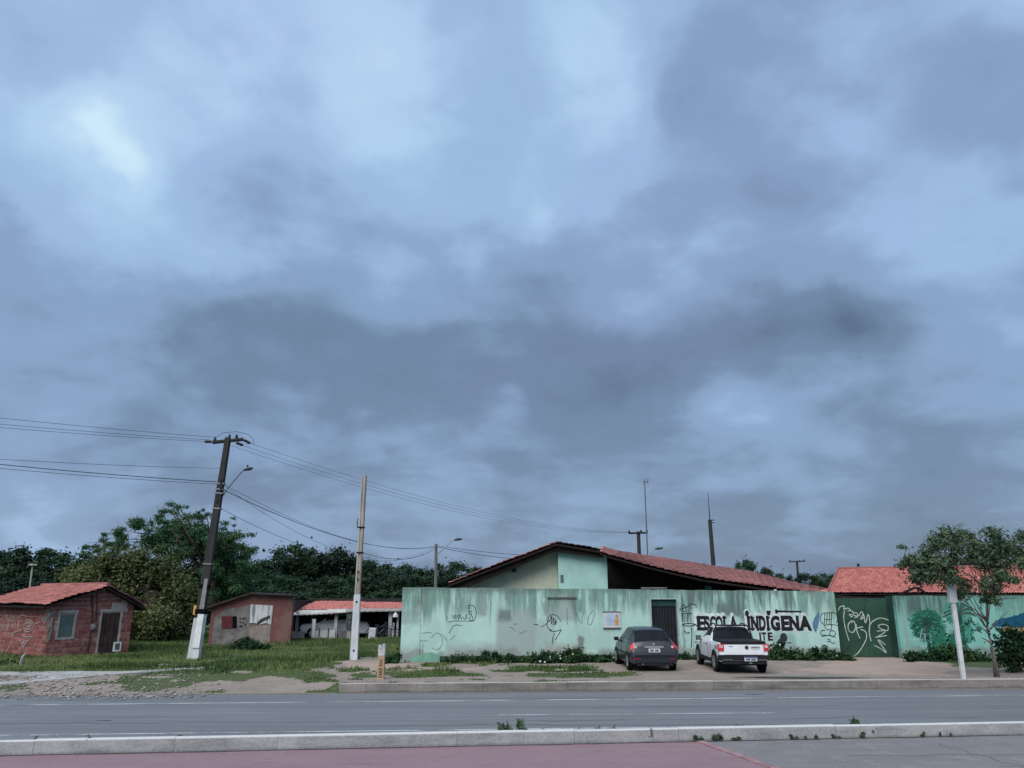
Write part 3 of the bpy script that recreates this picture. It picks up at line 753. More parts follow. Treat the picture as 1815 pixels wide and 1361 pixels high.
# graffiti tags
M_spray = mat('black_spray', (.025, .035, .038), .85, .3, 20)
M_faint = mat('faded_spray', (.10, .17, .16), .85, .3, 20)
def c2(ox, oy, k): return lambda x, y: (ox + x * k, oy + y * k)
z3 = c2(740, 1060, 320 / 1815)
def cv(f): return lambda x, y: wl(*f(x, y))
strokes('graffiti_tag', [[(285, 175), (300, 195), (290, 220), (318, 240), (370, 228), (420, 230), (520, 232), (560, 228)],
    [(345, 165), (362, 205), (378, 165), (385, 210), (402, 170), (415, 215), (425, 160), (440, 215), (455, 190), (475, 215), (490, 165), (500, 215)],
    [(520, 130), (545, 135), (540, 160), (520, 160), (520, 130)], [(530, 165), (555, 190), (545, 225), (520, 215), (535, 185)], [(505, 80), (540, 70), (570, 85), (590, 130), (585, 190), (560, 230)], [(510, 105), (530, 90)],
    [(318, 355), (340, 310), (365, 278), (405, 270), (445, 282)]], .022, M_spray, cv(z3), wallroot)
strokes('graffiti_tag', [[(45, 355), (100, 345), (145, 350)], [(15, 430), (100, 428)], [(55, 460), (52, 548)], [(140, 400), (180, 355), (225, 360), (250, 420), (235, 490), (190, 520), (150, 500)], [(245, 362), (300, 430)], [(330, 420), (380, 372)],
    [(1495, 100), (1510, 150), (1500, 230), (1512, 265)], [(1590, 140), (1620, 210), (1650, 255), (1655, 190), (1675, 130)], [(1770, 125), (1740, 150), (1712, 220), (1718, 265), (1745, 262), (1770, 200), (1778, 140)],
    [(965, 262), (1000, 258)], [(920, 290), (955, 300), (975, 330)], [(1020, 358), (1060, 345), (1095, 325)]], .02, M_faint, cv(z3), wallroot)
strokes('graffiti_tag', [[(1305, 240), (1320, 185), (1360, 165), (1410, 185), (1440, 235)], [(1330, 230), (1350, 180), (1345, 260), (1372, 195), (1365, 275), (1392, 215), (1385, 270), (1400, 235)], [(1240, 290), (1290, 262), (1320, 225), (1325, 240)],
    [(1300, 250), (1310, 300), (1350, 325)], [(1325, 320), (1360, 335), (1410, 328), (1445, 318), (1420, 360), (1385, 420)], [(1355, 460), (1362, 395), (1380, 350)], [(1170, 262), (1215, 270)]], .026, M_spray, cv(z3), wallroot)
z5 = c2(1040, 930, 400 / 1815)
strokes('graffiti_tag', [[(745, 690), (780, 640), (800, 700), (765, 680), (830, 650)], [(820, 640), (870, 640), (880, 665)], [(770, 720), (772, 780)], [(790, 715), (790, 785)], [(810, 715), (812, 780)], [(835, 715), (838, 785)], [(765, 715), (850, 712)], [(765, 805), (800, 795), (845, 795), (870, 805), (820, 815), (770, 808)],
    [(870, 800), (905, 830)], [(780, 850), (808, 872), (830, 862)], [(840, 820), (845, 900), (840, 990)], [(895, 890), (905, 920)], [(870, 945), (900, 940)], [(880, 1000), (910, 980)]], .035, M_spray, cv(z5), wallroot)
z6 = c2(1310, 1070, 190 / 1815)
strokes('graffiti_tag', [[(1395, 170), (1450, 155), (1560, 150), (1620, 155), (1650, 200), (1660, 280), (1640, 330)], [(1450, 155), (1445, 250), (1440, 350)], [(1490, 160), (1480, 340)], [(1530, 150), (1525, 340)], [(1560, 145), (1560, 360)], [(1440, 270), (1560, 262)], [(1435, 362), (1560, 352), (1690, 368)], [(1445, 370), (1470, 420), (1510, 440), (1560, 430), (1565, 360)],
    [(1460, 450), (1400, 455), (1380, 500), (1410, 530), (1480, 530)], [(1535, 470), (1580, 455), (1625, 480), (1625, 530), (1570, 550), (1535, 520), (1540, 470)], [(1390, 555), (1520, 535), (1640, 575)], [(1400, 170), (1380, 230), (1390, 310), (1430, 350)], [(1490, 610), (1540, 605), (1530, 640), (1490, 640)], [(1540, 640), (1600, 675), (1610, 640)]], .03, M_spray, cv(z6), wallroot)
# notice board: sheet with printed columns
nbx = rect(1069, 1085.5, 1099.5, 1112)
nb = thing('notice_board', 'white framed notice board with orange edged poster on mint wall', 'notice board', wp(nbx[0], nbx[2]))
nb.rotation_euler = (0, 0, WROT); w_, h_ = nbx[1] - nbx[0], nbx[3] - nbx[2]
mb = MB(); mb.span((0, -.05, 0), (w_, .004, h_)); mb.build('board', mat('board_white', (.55, .58, .60), .5, .15, 4), nb)
for z_a, z_b in ((h_ + .001, h_ + .04), (-.04, -.001)):
    mb = MB(); mb.span((-.02, -.06, z_a), (w_ + .02, .0, z_b)); mb.build('frame', mat('board_frame', (.10, .075, .065), .7), nb)
mb = MB(); mb.span((.10, -.056, .08), (w_ - .06, -.0515, h_ - .05)); po = mb.build('poster', mat('poster_blue', (.40, .50, .60), .5, .2, 5), nb)
mb = MB(); mb.span((w_ - .22, -.060, .10), (w_ - .08, -.0575, h_ * .55)); mb.span((w_ - .18, -.060, h_ * .6), (w_ - .08, -.0575, h_ - .08)); mb.build('orange_panel', mat('poster_orange', (.55, .27, .06), .6), po)

# ------------------------------------------------------------------ green gate and mural wall to the right
GY = WB.y + .75
gl = P(1484, 1160, GY); gr_ = P(1600, 1160, GY)
gz1 = P(1530, 1060, GY).z
gate = thing('sheet_gate', 'dark green sheet metal gate covered with white graffiti scrawl', 'gate', (gl.x, GY, VZ))
M_gate = mat('gate_green', (.030, .075, .052), .6, .3, 1.2)
gw = gr_.x - gl.x; gh = gz1 - VZ
for i in range(2):
    mb = MB(); mb.span((gl.x + gw * i / 2 + .006, GY, VZ + .02), (gl.x + gw * (i + 1) / 2 - .006, GY + .05, gz1)); mb.build('leaf', M_gate, gate, org=gate.location)
for z_a, z_b in ((gz1 - .1, gz1 + .01), (VZ + .1, VZ + .2)):
    mb = MB(); mb.span((gl.x, GY + .051, z_a), (gr_.x, GY + .12, z_b)); mb.build('rail', M_darkmetal, gate, org=gate.location)
z7 = c2(1415, 930, 400 / 1815)
def gcv(x, y):
    q = plane_hit(*z7(x, y), Vector((0, GY, 0)), Vector((0, -1, 0))); return (q.x - gl.x, q.z - VZ)
strokes('graffiti_tag', [[(322, 690), (335, 660), (370, 655), (365, 680), (400, 670), (420, 690)], [(370, 690), (365, 760), (385, 860), (408, 932)], [(395, 690), (440, 700), (430, 740), (410, 720), (470, 735)], [(445, 710), (470, 710), (475, 740), (450, 745)], [(485, 735), (505, 700), (520, 720), (500, 760), (535, 740)], [(525, 720), (540, 790), (560, 720), (575, 780), (570, 860), (585, 935)],
    [(430, 770), (402, 800), (405, 850), (440, 865), (460, 820), (445, 775), (425, 790)], [(465, 800), (470, 850), (495, 915)], [(470, 830), (520, 820)], [(500, 840), (540, 860), (548, 910), (520, 970), (480, 1030), (440, 1058)], [(575, 810), (600, 775), (660, 750), (730, 768)],
    [(640, 810), (680, 800), (720, 815), (715, 850), (660, 835), (640, 810)], [(630, 855), (720, 850)], [(640, 900), (700, 860)], [(620, 905), (710, 890)], [(610, 970), (660, 995), (708, 1028), (640, 925), (700, 965)]], .034,
    mat('white_spray', (.50, .56, .53), .85, .25, 25), gcv, gate, y=-.005)

MA = Vector((P(1599, 1165, WB.y - .05).x, WB.y - .05, VZ)); ML = 14.0; MZ = P(1600, 1055.5, MA.y).z - VZ
def ml(px, py):
    q = plane_hit(px, py, MA, Vector((0, -1, 0))); return (q.x - MA.x, q.z - VZ)
def mrect(a, b, c, d):
    p, q = ml(a, b), ml(c, d); return (min(p[0], q[0]), max(p[0], q[0]), min(p[1], q[1]), max(p[1], q[1]))
mural = thing('mural_wall', 'mint wall with painted palm trees and a blue roofed hut', 'wall', MA)
mp = [(*mrect(1618, 1056, 1676, 1090), (.10, .13, .125), .85, .15), (*mrect(1596, 1070, 1616, 1165), (.24, .30, .285), .7, .08), (*mrect(1625, 1060, 1690, 1075), (.13, .17, .16), .7, .2)]
M_mur = stained('mural_wall_paint', (.20, .46, .40), (.15, .37, .32), ML, MZ, mp, (-5, .25, 2.5))
mb = MB(); n = 40
vs_ = []
for i in range(n + 1):
    x = ML * i / n; t_ = MZ + (rnd.random() - .5) * .02; vs_ += [(x, 0, -.3), (x, 0, t_), (x, .22, t_), (x, .22, -.3)]
fs_ = [(4 * i + j, 4 * i + (j + 1) % 4, 4 * i + 4 + (j + 1) % 4, 4 * i + 4 + j) for i in range(n) for j in range(4)] + [(0, 1, 2, 3), (4 * n + 3, 4 * n + 2, 4 * n + 1, 4 * n)]
mb.add(vs_, fs_); mb.build('masonry', M_mur, mural)
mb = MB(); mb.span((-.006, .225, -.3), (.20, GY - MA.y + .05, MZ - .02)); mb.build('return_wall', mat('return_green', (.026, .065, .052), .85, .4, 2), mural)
M_mg = mat('mural_green', (.025, .155, .10), .85, .35, 2.5); M_mdg = mat('mural_dark_green', (.018, .07, .05), .85, .3, 5); M_mgl = mat('mural_teal', (.07, .26, .20), .85, .3, 2)
z9 = c2(1580, 1040, 235 / 1815)
def mcv(x, y): return ml(*z9(x, y))
def patch(name, pts, m, y):
    qs = []
    for i in range(len(pts)):
        a, b = Vector(pts[i]), Vector(pts[(i + 1) % len(pts)]); k = max(1, int((b - a).length / 22))
        for j in range(k): qs.append(tuple(a.lerp(b, j / k) + Vector((rnd.uniform(-1, 1), rnd.uniform(-1, 1))) * 11))
    mb = MB(); mb.add([(mcv(*q)[0], y, mcv(*q)[1]) for q in qs], [tuple(range(len(qs)))]); return mb.build(name, m, mural, fix=False)
patch('painted_foliage', [(265, 480), (300, 380), (380, 330), (480, 310), (600, 330), (690, 420), (720, 560), (760, 700), (800, 650), (880, 640), (900, 800), (820, 860), (700, 870), (600, 900), (560, 800), (540, 620), (420, 560), (400, 640), (340, 700), (310, 620), (280, 560)], M_mg, -.004)
patch('painted_foliage', [(700, 300), (780, 180), (920, 190), (1050, 260), (1090, 400), (1010, 420), (1120, 560), (1100, 760), (1010, 780), (930, 600), (840, 500), (740, 430)], M_mgl, -.0045)
for mm_, k_ in ((M_mg, 70), (M_mdg, 45), (M_mgl, 60), (mat('mural_mid', (.05, .24, .16), .85, .3, 4), 60)):
    ls_ = []
    for q in range(k_):
        cx_, cy_, R_ = rnd.choice([(480, 500, 230), (480, 520, 200), (930, 380, 190), (640, 700, 160), (840, 740, 110), (1060, 600, 120)]); a_ = rnd.uniform(0, 6.28); r_ = R_ * rnd.random() ** .5; b_ = a_ + rnd.uniform(-.5, .5); L_ = rnd.uniform(25, 75)
        x_, y_ = cx_ + r_ * math.cos(a_), cy_ + r_ * .9 * math.sin(a_); ls_.append([(x_, y_), (x_ + L_ * .5 * math.cos(b_), y_ + L_ * .5 * math.sin(b_)), (x_ + L_ * math.cos(b_), y_ + L_ * math.sin(b_) + 10)])
    strokes('painted_leaves', ls_, .055, mm_, mcv, mural, y=-.0049)
strokes('painted_palm', [[(480, 540), (495, 680), (515, 900)], [(490, 540), (510, 700), (535, 895)]], .10, M_mdg, mcv, mural, y=-.006)
fr = []
for k_ in range(15):
    a = -.3 + k_ * (PI + .9) / 14 ; L = 190 + 40 * math.sin(k_ * 2.3)
    fr.append([(480, 520), (480 + L * .5 * math.cos(a), 520 - L * .55 * math.sin(a) - 10), (480 + L * math.cos(a), 520 - L * .8 * math.sin(a) + 50)])
strokes('painted_fronds', fr, .045, M_mdg, mcv, mural, y=-.0085)
strokes('painted_fronds', [[(470 + 12 * i, 520), (455 + 22 * i - 30, 600 + 5 * i), (420 + 40 * i - 20, 740)] for i in range(4)], .03, mat('mural_brown', (.05, .075, .06), .85), mcv, mural, y=-.0095)
strokes('painted_palm', [[(930, 400), (950, 560), (995, 800)], [(945, 400), (965, 560), (1010, 800)]], .11, M_mdg, mcv, mural, y=-.006)
strokes('painted_fronds', [[(930, 400), (930 + 170 * math.cos(a) * .6, 370 - 150 * math.sin(a)), (930 + 230 * math.cos(a), 420 - 170 * math.sin(a))] for a in [.1, .5, .9, 1.3, 1.8, 2.3, 2.8, 3.1]], .05, mat('mural_brown', (0, 0, 0)), mcv, mural, y=-.0085)
patch('painted_hut_roof', [(1370, 520), (1420, 470), (1560, 420), (1700, 390), (1900, 330), (2500, 330), (2500, 560), (1560, 550), (1420, 540)], mat('mural_blue', (.012, .085, .15), .85, .45, 4), -.007)
patch('painted_hut_wall', [(1500, 548), (2500, 552), (2500, 720), (1800, 700), (1650, 640), (1560, 640)], mat('mural_ochre', (.30, .215, .10), .85, .3, 3), -.0055)
patch('painted_hill', [(1370, 520), (1480, 560), (1580, 650), (1700, 620), (1800, 690), (2500, 680), (2500, 950), (1480, 930), (1700, 760), (1560, 700), (1440, 600)], mat('mural_dark', (.02, .045, .042), .85, .3, 4), -.0062)

# ------------------------------------------------------------------ school building behind the wall
SY = 37.0; SF = 36.0; SB = 48.5
apex = P(986, 960, SF); eaveL = P(795, 1033, SF); rk = P(1069, 974, SF)
sch = thing('school_building', 'low gabled building with red tile roof and cream and mint gable', 'building', (apex.x, SY, VZ))
so = sch.location.copy()
M_cream = mat('cream_plaster', (.52, .55, .43), .9, .18, 1.5); M_mintp = mat('mint_plaster', (.36, .58, .53), .9, .15, 1.2)
def up(p, Y, z=None): q = Vector((p.x * (Y / p.y), Y, 0)); return q
def atY(p, Y): return Vector((p.x, Y, p.z))
aw = atY(apex, SY); ew = atY(eaveL, SY); jx_ = P(988, 1000, SY).x
def slopez(x): return apex.z + (eaveL.z - apex.z) * (apex.x - x) / (apex.x - eaveL.x)
def slopezr(x): return apex.z + (rk.z - apex.z) * (x - apex.x) / (rk.x - apex.x)
mb = MB(); lx = eaveL.x + .9
mb.prism([(lx, SY, VZ - .2), (jx_, SY, VZ - .2), (jx_, SY, slopez(jx_) - .2), (lx, SY, slopez(lx) - .2)], (0, .2, 0)); mb.build('gable_wall', M_cream, sch, org=so)
mx1 = P(1076, 1000, SY - .5).x
mb = MB(); mb.prism([(jx_ + .003, SY - .5, VZ - .2), (mx1, SY - .5, VZ - .2), (mx1, SY - .5, slopezr(mx1) - .2), (jx_ + .003, SY - .5, apex.z - .22)], (0, 4.5, 0)); mb.build('mint_wall', M_mintp, sch, org=so)
mb = MB(); q = P(996, 1025.5, SY - .5); mb.box((q.x, SY - .515, q.z), (.13, .03, .33)); mb.build('vent', mat('vent_grey', (.10, .13, .13), .8), sch, org=so)
mb = MB(); q = P(911, 1010, SY); mb.box((q.x, SY - .18, q.z), (.20, .16, .14), Matrix.Rotation(.4, 3, 'X')); mb.tube([(q.x, SY - .15, q.z + .05), (q.x - .05, SY + .02, q.z + .16)], .025, 6); mb.build('flood_lamp', M_darkmetal, sch, org=so)
# dark porch behind, its back wall, beam and post
bx_ = P(1475, 1040, 42).x
mb = MB(); mb.prism([(mx1 + .01, 41.2, VZ - .2), (bx_, 41.2, VZ - .2), (bx_, 41.2, P(1458, 1046, 41.2).z), (P(1342, 1028, 41.2).x, 41.2, P(1342, 1028, 41.2).z), (P(1250, 1014, 41.2).x, 41.2, P(1250, 1014, 41.2).z), (P(1146, 994, 41.2).x, 41.2, P(1146, 994, 41.2).z), (mx1 + .01, 41.2, P(1076, 979, 41.2).z)], (0, .2, 0)); mb.build('porch_back_wall', mat('porch_wall_shade', (.045, .040, .040), .9, .4, 1.5), sch, org=so)  # shade of the deep recess put into the dark wall colour
mb = MB(); q = P(1254, 1035, 36.9); mb.span((q.x - .15, 36.8, VZ - .2), (q.x + .15, 37.1, 3.15)); mb.build('porch_post', mat('post_teal', (.10, .24, .22), .9), sch, org=so)
mb = MB(); mb.span((P(1136, 1040, 36.6).x, 36.55, P(1136, 1042, 36.6).z - .03), (P(1182, 1040, 36.6).x, 36.65, P(1136, 1042, 36.6).z + .03)); mb.build('handrail', M_conc, sch, org=so)
mb = MB(); q = P(1374, 1046, 35.4); mb.box((q.x, 35.4, q.z), (.10, .08, .08)); mb.build('lamp', M_white, sch, org=so)
mb = MB(); q0, q1 = P(1080, 985, 36.9), P(1462, 1052, 36.9); 
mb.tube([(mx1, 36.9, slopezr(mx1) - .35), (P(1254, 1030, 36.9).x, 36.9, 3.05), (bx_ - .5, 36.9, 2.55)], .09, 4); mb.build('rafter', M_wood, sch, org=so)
# roofs
aB = Vector((apex.x, SB, apex.z)); eB = Vector((eaveL.x, SB, eaveL.z)); rB = Vector((rk.x, SB, rk.z))
SL = lerp2(eaveL, eB, apex, aB)
tile_surface('left_roof_tiles', SL, 40, 18, M_tile, parent=sch, org=so); soffit('left_roof_deck', SL, M_wood, sch, so, .08, .10)
mb = MB(); d_ = Vector((0, .06, 0))
mb.prism([eaveL + Vector((0, .15, -.14)), apex + Vector((0, .15, -.14)), apex + Vector((0, .15, -.42)), eaveL + Vector((.6, .15, -.30)), eaveL + Vector((0, .15, -.20))], d_); mb.build('barge_board_and_shade', M_wood, sch, org=so)  # dark board, its depth and colour also take in the eave shadow
SU = lerp2(rk, Vector((rk.x, 40.4, rk.z)), apex, Vector((apex.x, 40.4, apex.z)))
tile_surface('upper_roof_tiles', SU, 20, 8, tile_mat('dark_grey_tile', (.05, .05, .048), (.10, .085, .078), (.15, .115, .10)), parent=sch, org=so); soffit('upper_roof_deck', SU, M_wood, sch, so, .08, .10)  # upper slope tiles coloured dark grey
mb = MB(); mb.prism([apex + Vector((.02, .15, -.16)), rk + Vector((0, .15, -.16)), rk + Vector((0, .15, -.36)), apex + Vector((.02, .15, -.46))], d_); mb.build('barge_board_and_shade', M_wood, sch, org=so)
fr_ = [P(x, y, 35.8) for x, y in [(1064, 976), (1080, 982), (1146, 1000), (1200, 1013), (1250, 1024), (1300, 1031), (1342, 1037), (1400, 1045), (1465, 1051)]]
bk_ = [P(x, y, 46.0) for x, y in [(1064, 969.5), (1090, 977), (1137, 985.6), (1170, 990), (1210, 996), (1272, 1006), (1333, 1015), (1388, 1029.6), (1472, 1047)]]
def pl(pts, t):
    k_ = t * (len(pts) - 1); i = min(int(k_), len(pts) - 2); return pts[i].lerp(pts[i + 1], k_ - i)
SR = lambda a, b: pl(fr_, 1 - b).lerp(pl(bk_, 1 - b), a)
tile_surface('right_roof_tiles', SR, 42, 34, tile_mat('lightened_clay_tile', (.40, .14, .115), (.53, .20, .165), (.62, .28, .235)), parent=sch, org=so, amp=.075); soffit('right_roof_deck', SR, M_wood, sch, so, .10, .08, 24)  # clay tile copy with lightened colour, makes up for the slope's weaker light

# ------------------------------------------------------------------ neighbouring tiled house behind the mural wall
nh0 = P(1468, 1052, 37)
nh = thing('tiled_house', 'house with bright red pantile roof rising behind the mural wall', 'house', (nh0.x + 2, 38.5, VZ)); no = nh.location.copy()
e0, e1 = P(1467, 1051, 37), P(1950, 1052, 37); r0, r1 = P(1486, 1009, 41), P(1960, 1003, 41)
SN = lerp2(e0, e1, r0, r1)
tile_surface('roof_tiles', SN, 92, 15, M_tile, parent=nh, org=no, amp=.04, step=.035); soffit('roof_deck', SN, M_wood, nh, no, .09, .06)
mb = MB(); mb.tube([r0 + Vector((0, 0, .02)), r1 + Vector((0, 0, .02))], .10, 8); mb.build('ridge_tiles', M_tile_old, nh, org=no)
mb = MB(); mb.tube([e0 + Vector((0, 0, .03)), r0 + Vector((0, 0, .03))], .07, 6); mb.build('verge_tiles', M_tile_old, nh, org=no)
mb = MB(); mb.span((e0.x + .4, 37.6, VZ - .2), (e1.x, 37.8, e0.z - .05)); mb.build('wall', mat('house_wall_dark', (.07, .085, .085), .9), nh, org=no)
mb = MB(); mb.span((e0.x, 37.0, e0.z - .20), (e1.x, 37.06, e0.z - .035)); mb.build('fascia', M_wood, nh, org=no)
# broken canopy piece on the wall top
q = [(1600, 1051), (1609, 1047), (1620, 1042), (1628, 1042), (1640, 1051)]
cp_ = thing('canopy_remnant', 'small broken dark arched canopy on top of the mural wall', 'canopy', P(1618, 1054, MA.y + .1))
mb = MB(); pts = [P(x, y, MA.y + .1) for x, y in q]; mb.tube(pts, .055, 6); mb.build('arch', M_wood, cp_, org=cp_.location)
for c_, s_ in ((P(1628, 1049, MA.y + .1) + Vector((0, 0, -.03)), (.06, .06, .36)), (P(1597, 1052, MA.y + .1), (.25, .1, .12))):
    mb = MB(); mb.box(c_, s_); mb.build('stub', M_wood, cp_, org=cp_.location)

# ------------------------------------------------------------------ brick house on the left
B0 = G(77, 1166, VZ); YR = B0.y + 2.8
BR = P(227, 1150, YR); BR = Vector((BR.x, YR, VZ))
gd = (BR - B0); GL = gd.length; gd /= GL; ld = Vector((-gd.y, gd.x, 0))     # ld: away along the long wall (to the left)
gn = Vector((gd.y, -gd.x, 0)); ln = -gd
EZ = P(77, 1067, B0.y).z - VZ
apx = B0 + gd * (GL * .60); ay = apx.y; AZ = P(176, 1039, ay).z - VZ
print('brick house', GL, EZ, AZ)
LL = 6.6
bh = thing('brick_house', 'low house of bare red brick with clay tile roof and white graffiti', 'house', B0)
bo = B0.copy()
M_mort = mat('mortar', (.44, .345, .325), .95, .25, 5)
def brick_mat():
    t = NT('hollow_brick', .95, .2)
    oi = t.n.new('ShaderNodeObjectInfo'); r = oi.outputs['Random']
    geo = t.n.new('ShaderNodeNewGeometry'); n = t.noise(7, 6, .65, vec=geo.outputs['Position']); n2 = t.noise(1.1, 4, .6, vec=geo.outputs['Position'])
    c = t.ramp(r, [(0, (.155, .048, .042)), (.45, (.215, .068, .058)), (.8, (.265, .092, .078)), (1, (.30, .13, .11))])
    c = t.mix(t.smooth(n, .50, .74), c, (.33, .22, .195)); c = t.mix(t.math('MULTIPLY', t.smooth(n2, .56, .7), .5), c, (.30, .21, .19))
    t.color(c); t.bump(n, .5, .02); return t.m
M_brick = brick_mat()
def gpt(u, z, out=0): return B0 + gd * u + Vector((0, 0, z)) + gn * out
def lpt(u, z, out=0): return B0 + ld * u + Vector((0, 0, z)) + ln * out
def gu(px, py):
    q = plane_hit(px, py, B0, gn) - B0; return (q.dot(gd), q.z)
def lu(px, py):
    q = plane_hit(px, py, B0, ln) - B0; return (q.dot(ld), q.z)
ua = GL * .60
def gtop(u): return EZ + (AZ - EZ) * (u / ua) if u < ua else AZ + (EZ - .05 - AZ) * (u - ua) / (GL - ua)
mb = MB()
mb.prism([gpt(0.0, -.2), gpt(GL, -.2), gpt(GL, gtop(GL) - .05), gpt(ua, AZ - .05), gpt(0.0, EZ - .05)], -gn * .14)
gw_ = mb.build('gable_wall', M_mort, bh, org=bo)
mb = MB(); mb.prism([lpt(.141, -.2), lpt(LL, -.2), lpt(LL, EZ - .05), lpt(.141, EZ - .05)], -ln * .14); lw_ = mb.build('front_wall', M_mort, bh, org=bo)
ubm = bpy.data.meshes.new('brick'); bm = bmesh.new(); bmesh.ops.create_cube(bm, size=1); bmesh.ops.bevel(bm, geom=list(bm.edges), offset=.035, segments=1, affect='EDGES'); bm.to_mesh(ubm); bm.free(); ubm.materials.append(M_brick)
win = (*gu(107, 1090), *gu(126, 1129)); dor = (*gu(181, 1087), *gu(204, 1160)); mtr = None
def op(a): return (min(a[0], a[2]), max(a[0], a[2]), min(a[1], a[3]), max(a[1], a[3]))
win, dor = op(win), op(dor); dor = (dor[0], dor[1], -.3, dor[3])
CH, BW = .182, .42
def lay(pt, wall, rotz, L, topf, opens, n0):
    nb_ = 0; r = 0; z = .0
    while z < topf(L * .5) + 2.0 and r < 22:
        u = -(.21 if r % 2 else 0) - rnd.random() * .06
        while u < L:
            w = BW * (.8 + .35 * rnd.random()); a, b = max(u, .005), min(u + w - .022, L - .005)
            zc = z + CH / 2; u += w
            segs = [(a, b)]
            for (o0, o1, z0, z1) in opens:
                if z0 - .05 < zc < z1 + .08:
                    ns = []
                    for (s, e) in segs:
                        if e <= o0 - .09 or s >= o1 + .09: ns.append((s, e))
                        else:
                            if s < o0 - .12: ns.append((s, o0 - .09))
                            if e > o1 + .12: ns.append((o1 + .09, e))
                    segs = ns
            for (s, e) in segs:
                if e - s < .07 or z + CH > min(topf(s), topf(e)) + .02: continue
                o = bpy.data.objects.new('brick', ubm); C.objects.link(o); o.parent = wall
                p = pt((s + e) / 2, zc, .004 + rnd.random() * .008) - bo
                o.location = p; o.rotation_euler = (0, 0, rotz + (rnd.random() - .5) * .02); o.scale = (e - s, .05, CH - .034 - rnd.random() * .008); nb_ += 1
        z += CH; r += 1
    return nb_
nb1 = lay(gpt, gw_, math.atan2(gd.y, gd.x), GL, gtop, [win, dor], 0)
LV = min(LL, lu(-25, 1100)[0]); nb2 = lay(lpt, lw_, math.atan2(ld.y, ld.x), LL, lambda u: EZ - .04, [], 0)
print('bricks', nb1, nb2, 'vis long', LV)
M_cem = mat('cement_band', (.34, .31, .30), .95, .3, 5)
def gspan(name, u0, u1, z0, z1, o0, o1, m, parent=bh):
    mb = MB(); a = [gpt(u0, z0, o1), gpt(u1, z0, o1), gpt(u1, z1, o1), gpt(u0, z1, o1)]; mb.prism(a, -gn * (o1 - o0)); return mb.build(name, m, parent, org=bo)
# window: cement surround, frame, shutter leaf
w0, w1, wz0, wz1 = win
wi = gspan('window', w0, w1, wz0, wz1, -.02, .012, mat('shutter_grey_green', (.085, .125, .125), .6, .2, 4))
gspan('surround', w0 - .10, w0 - .002, wz0 - .08, wz1 + .07, 0, .05, M_cem, wi); gspan('surround', w1 + .002, w1 + .10, wz0 - .08, wz1 + .07, 0, .05, M_cem, wi); gspan('lintel', w0 - .13, w1 + .16, wz1 + .072, wz1 + .20, 0, .052, M_cem, wi); gspan('sill', w0 - .001, w1 + .001, wz0 - .09, wz0 - .003, 0, .055, M_cem, wi)
d0, d1, dz0, dz1 = dor
do = gspan('door', d0, d1, 0, dz1, -.02, .010, mat('door_brown', (.055, .034, .030), .7, .45, 3))
gspan('surround', d0 - .09, d0 - .002, 0, dz1 + .06, 0, .05, M_cem, do); gspan('surround', d1 + .002, d1 + .09, 0, dz1 + .06, 0, .05, M_cem, do); gspan('lintel', d0 - .13, d1 + .30, dz1 + .062, dz1 + .18, 0, .052, M_cem, do)
for i in range(3):
    uu = d0 + (d1 - d0) * (i + 1) / 4; gspan('plank_joint', uu - .008, uu + .008, .05, dz1 - .03, .010, .014, M_black, do)
q = gu(206.5, 1146); mb = gspan('water_meter_box', q[0] - .16, q[0] + .17, q[1] - .2, q[1] + .2, .01, .07, M_white); gspan('meter_recess', q[0] - .10, q[0] + .11, q[1] - .14, q[1] + .14, .071, .074, mat('meter_grey', (.12, .12, .11), .8), mb)
q = gu(163, 1111); mb = MB(); mb.lathe(gpt(q[0], q[1], .06), [(.02, -.06), (.13, -.05), (.15, 0), (.12, .05), (.03, .06)], 12, 'Y'); em = mb.build('electric_meter', M_galv, bh, org=bo)
mb = MB(); mb.tube([gpt(gu(162, 1055)[0], AZ - .35, .05), gpt(q[0] - .03, q[1] + .2, .05), gpt(q[0] - .05, .1, .05)], .028, 6); mb.tube([gpt(gu(172, 1050)[0], AZ - .3, .05), gpt(gu(170, 1095)[0], q[1] + .25, .05)], .02, 6); mb.build('conduit', M_darkmetal, bh, org=bo)
u_, z_ = gu(215, 1076); gspan('cement_repair', u_ - .45, u_ + .25, z_ - .22, z_ + .2, .0, .037, M_cem)
# white graffiti figure on the front wall
M_wg = mat('white_wash_paint', (.36, .31, .30), .9, .45, 8)
z10 = c2(0, 1020, 260 / 1815)
mb = MB()
def lfig(lst, w):
    for i, s_ in enumerate(lst):
        r_ = ribbon([lu(*z10(*q)) for q in s_], w); mb.add([lpt(v[0], v[2], .048 + .001 * (i % 4)) for v in r_.v], r_.f)
lfig([[(20, 545), (90, 500), (120, 490)], [(10, 690), (60, 640), (70, 600)], [(130, 640), (120, 580), (160, 520), (200, 500)], [(170, 620), (165, 570), (200, 520)], [(210, 640), (200, 570), (235, 510)], [(250, 600), (240, 550), (270, 500), (320, 495), (350, 520)],
      [(170, 710), (230, 690), (290, 660)], [(170, 710), (160, 800), (120, 900), (80, 950)], [(300, 740), (350, 760), (420, 750)], [(260, 790), (300, 880), (330, 850), (375, 790)], [(290, 880), (320, 820), (350, 800)], [(440, 600), (510, 575)], [(305, 640), (330, 560), (370, 545), (415, 570), (425, 640), (380, 690), (340, 690), (305, 640)], [(320, 600), (350, 590), (360, 610)], [(380, 600), (410, 590)], [(330, 650), (370, 665), (400, 645)], [(340, 575), (390, 580), (400, 620), (350, 630)], [(270, 830), (330, 830), (310, 870)], [(300, 800), (360, 815)], [(0, 590), (20, 620), (10, 680)], [(140, 560), (190, 560)], [(100, 600), (110, 660)]], .045)
q = [lu(*z10(*p)) for p in [(300, 570), (340, 540), (390, 545), (425, 600), (410, 660), (365, 700), (330, 680), (300, 640)]]; pass
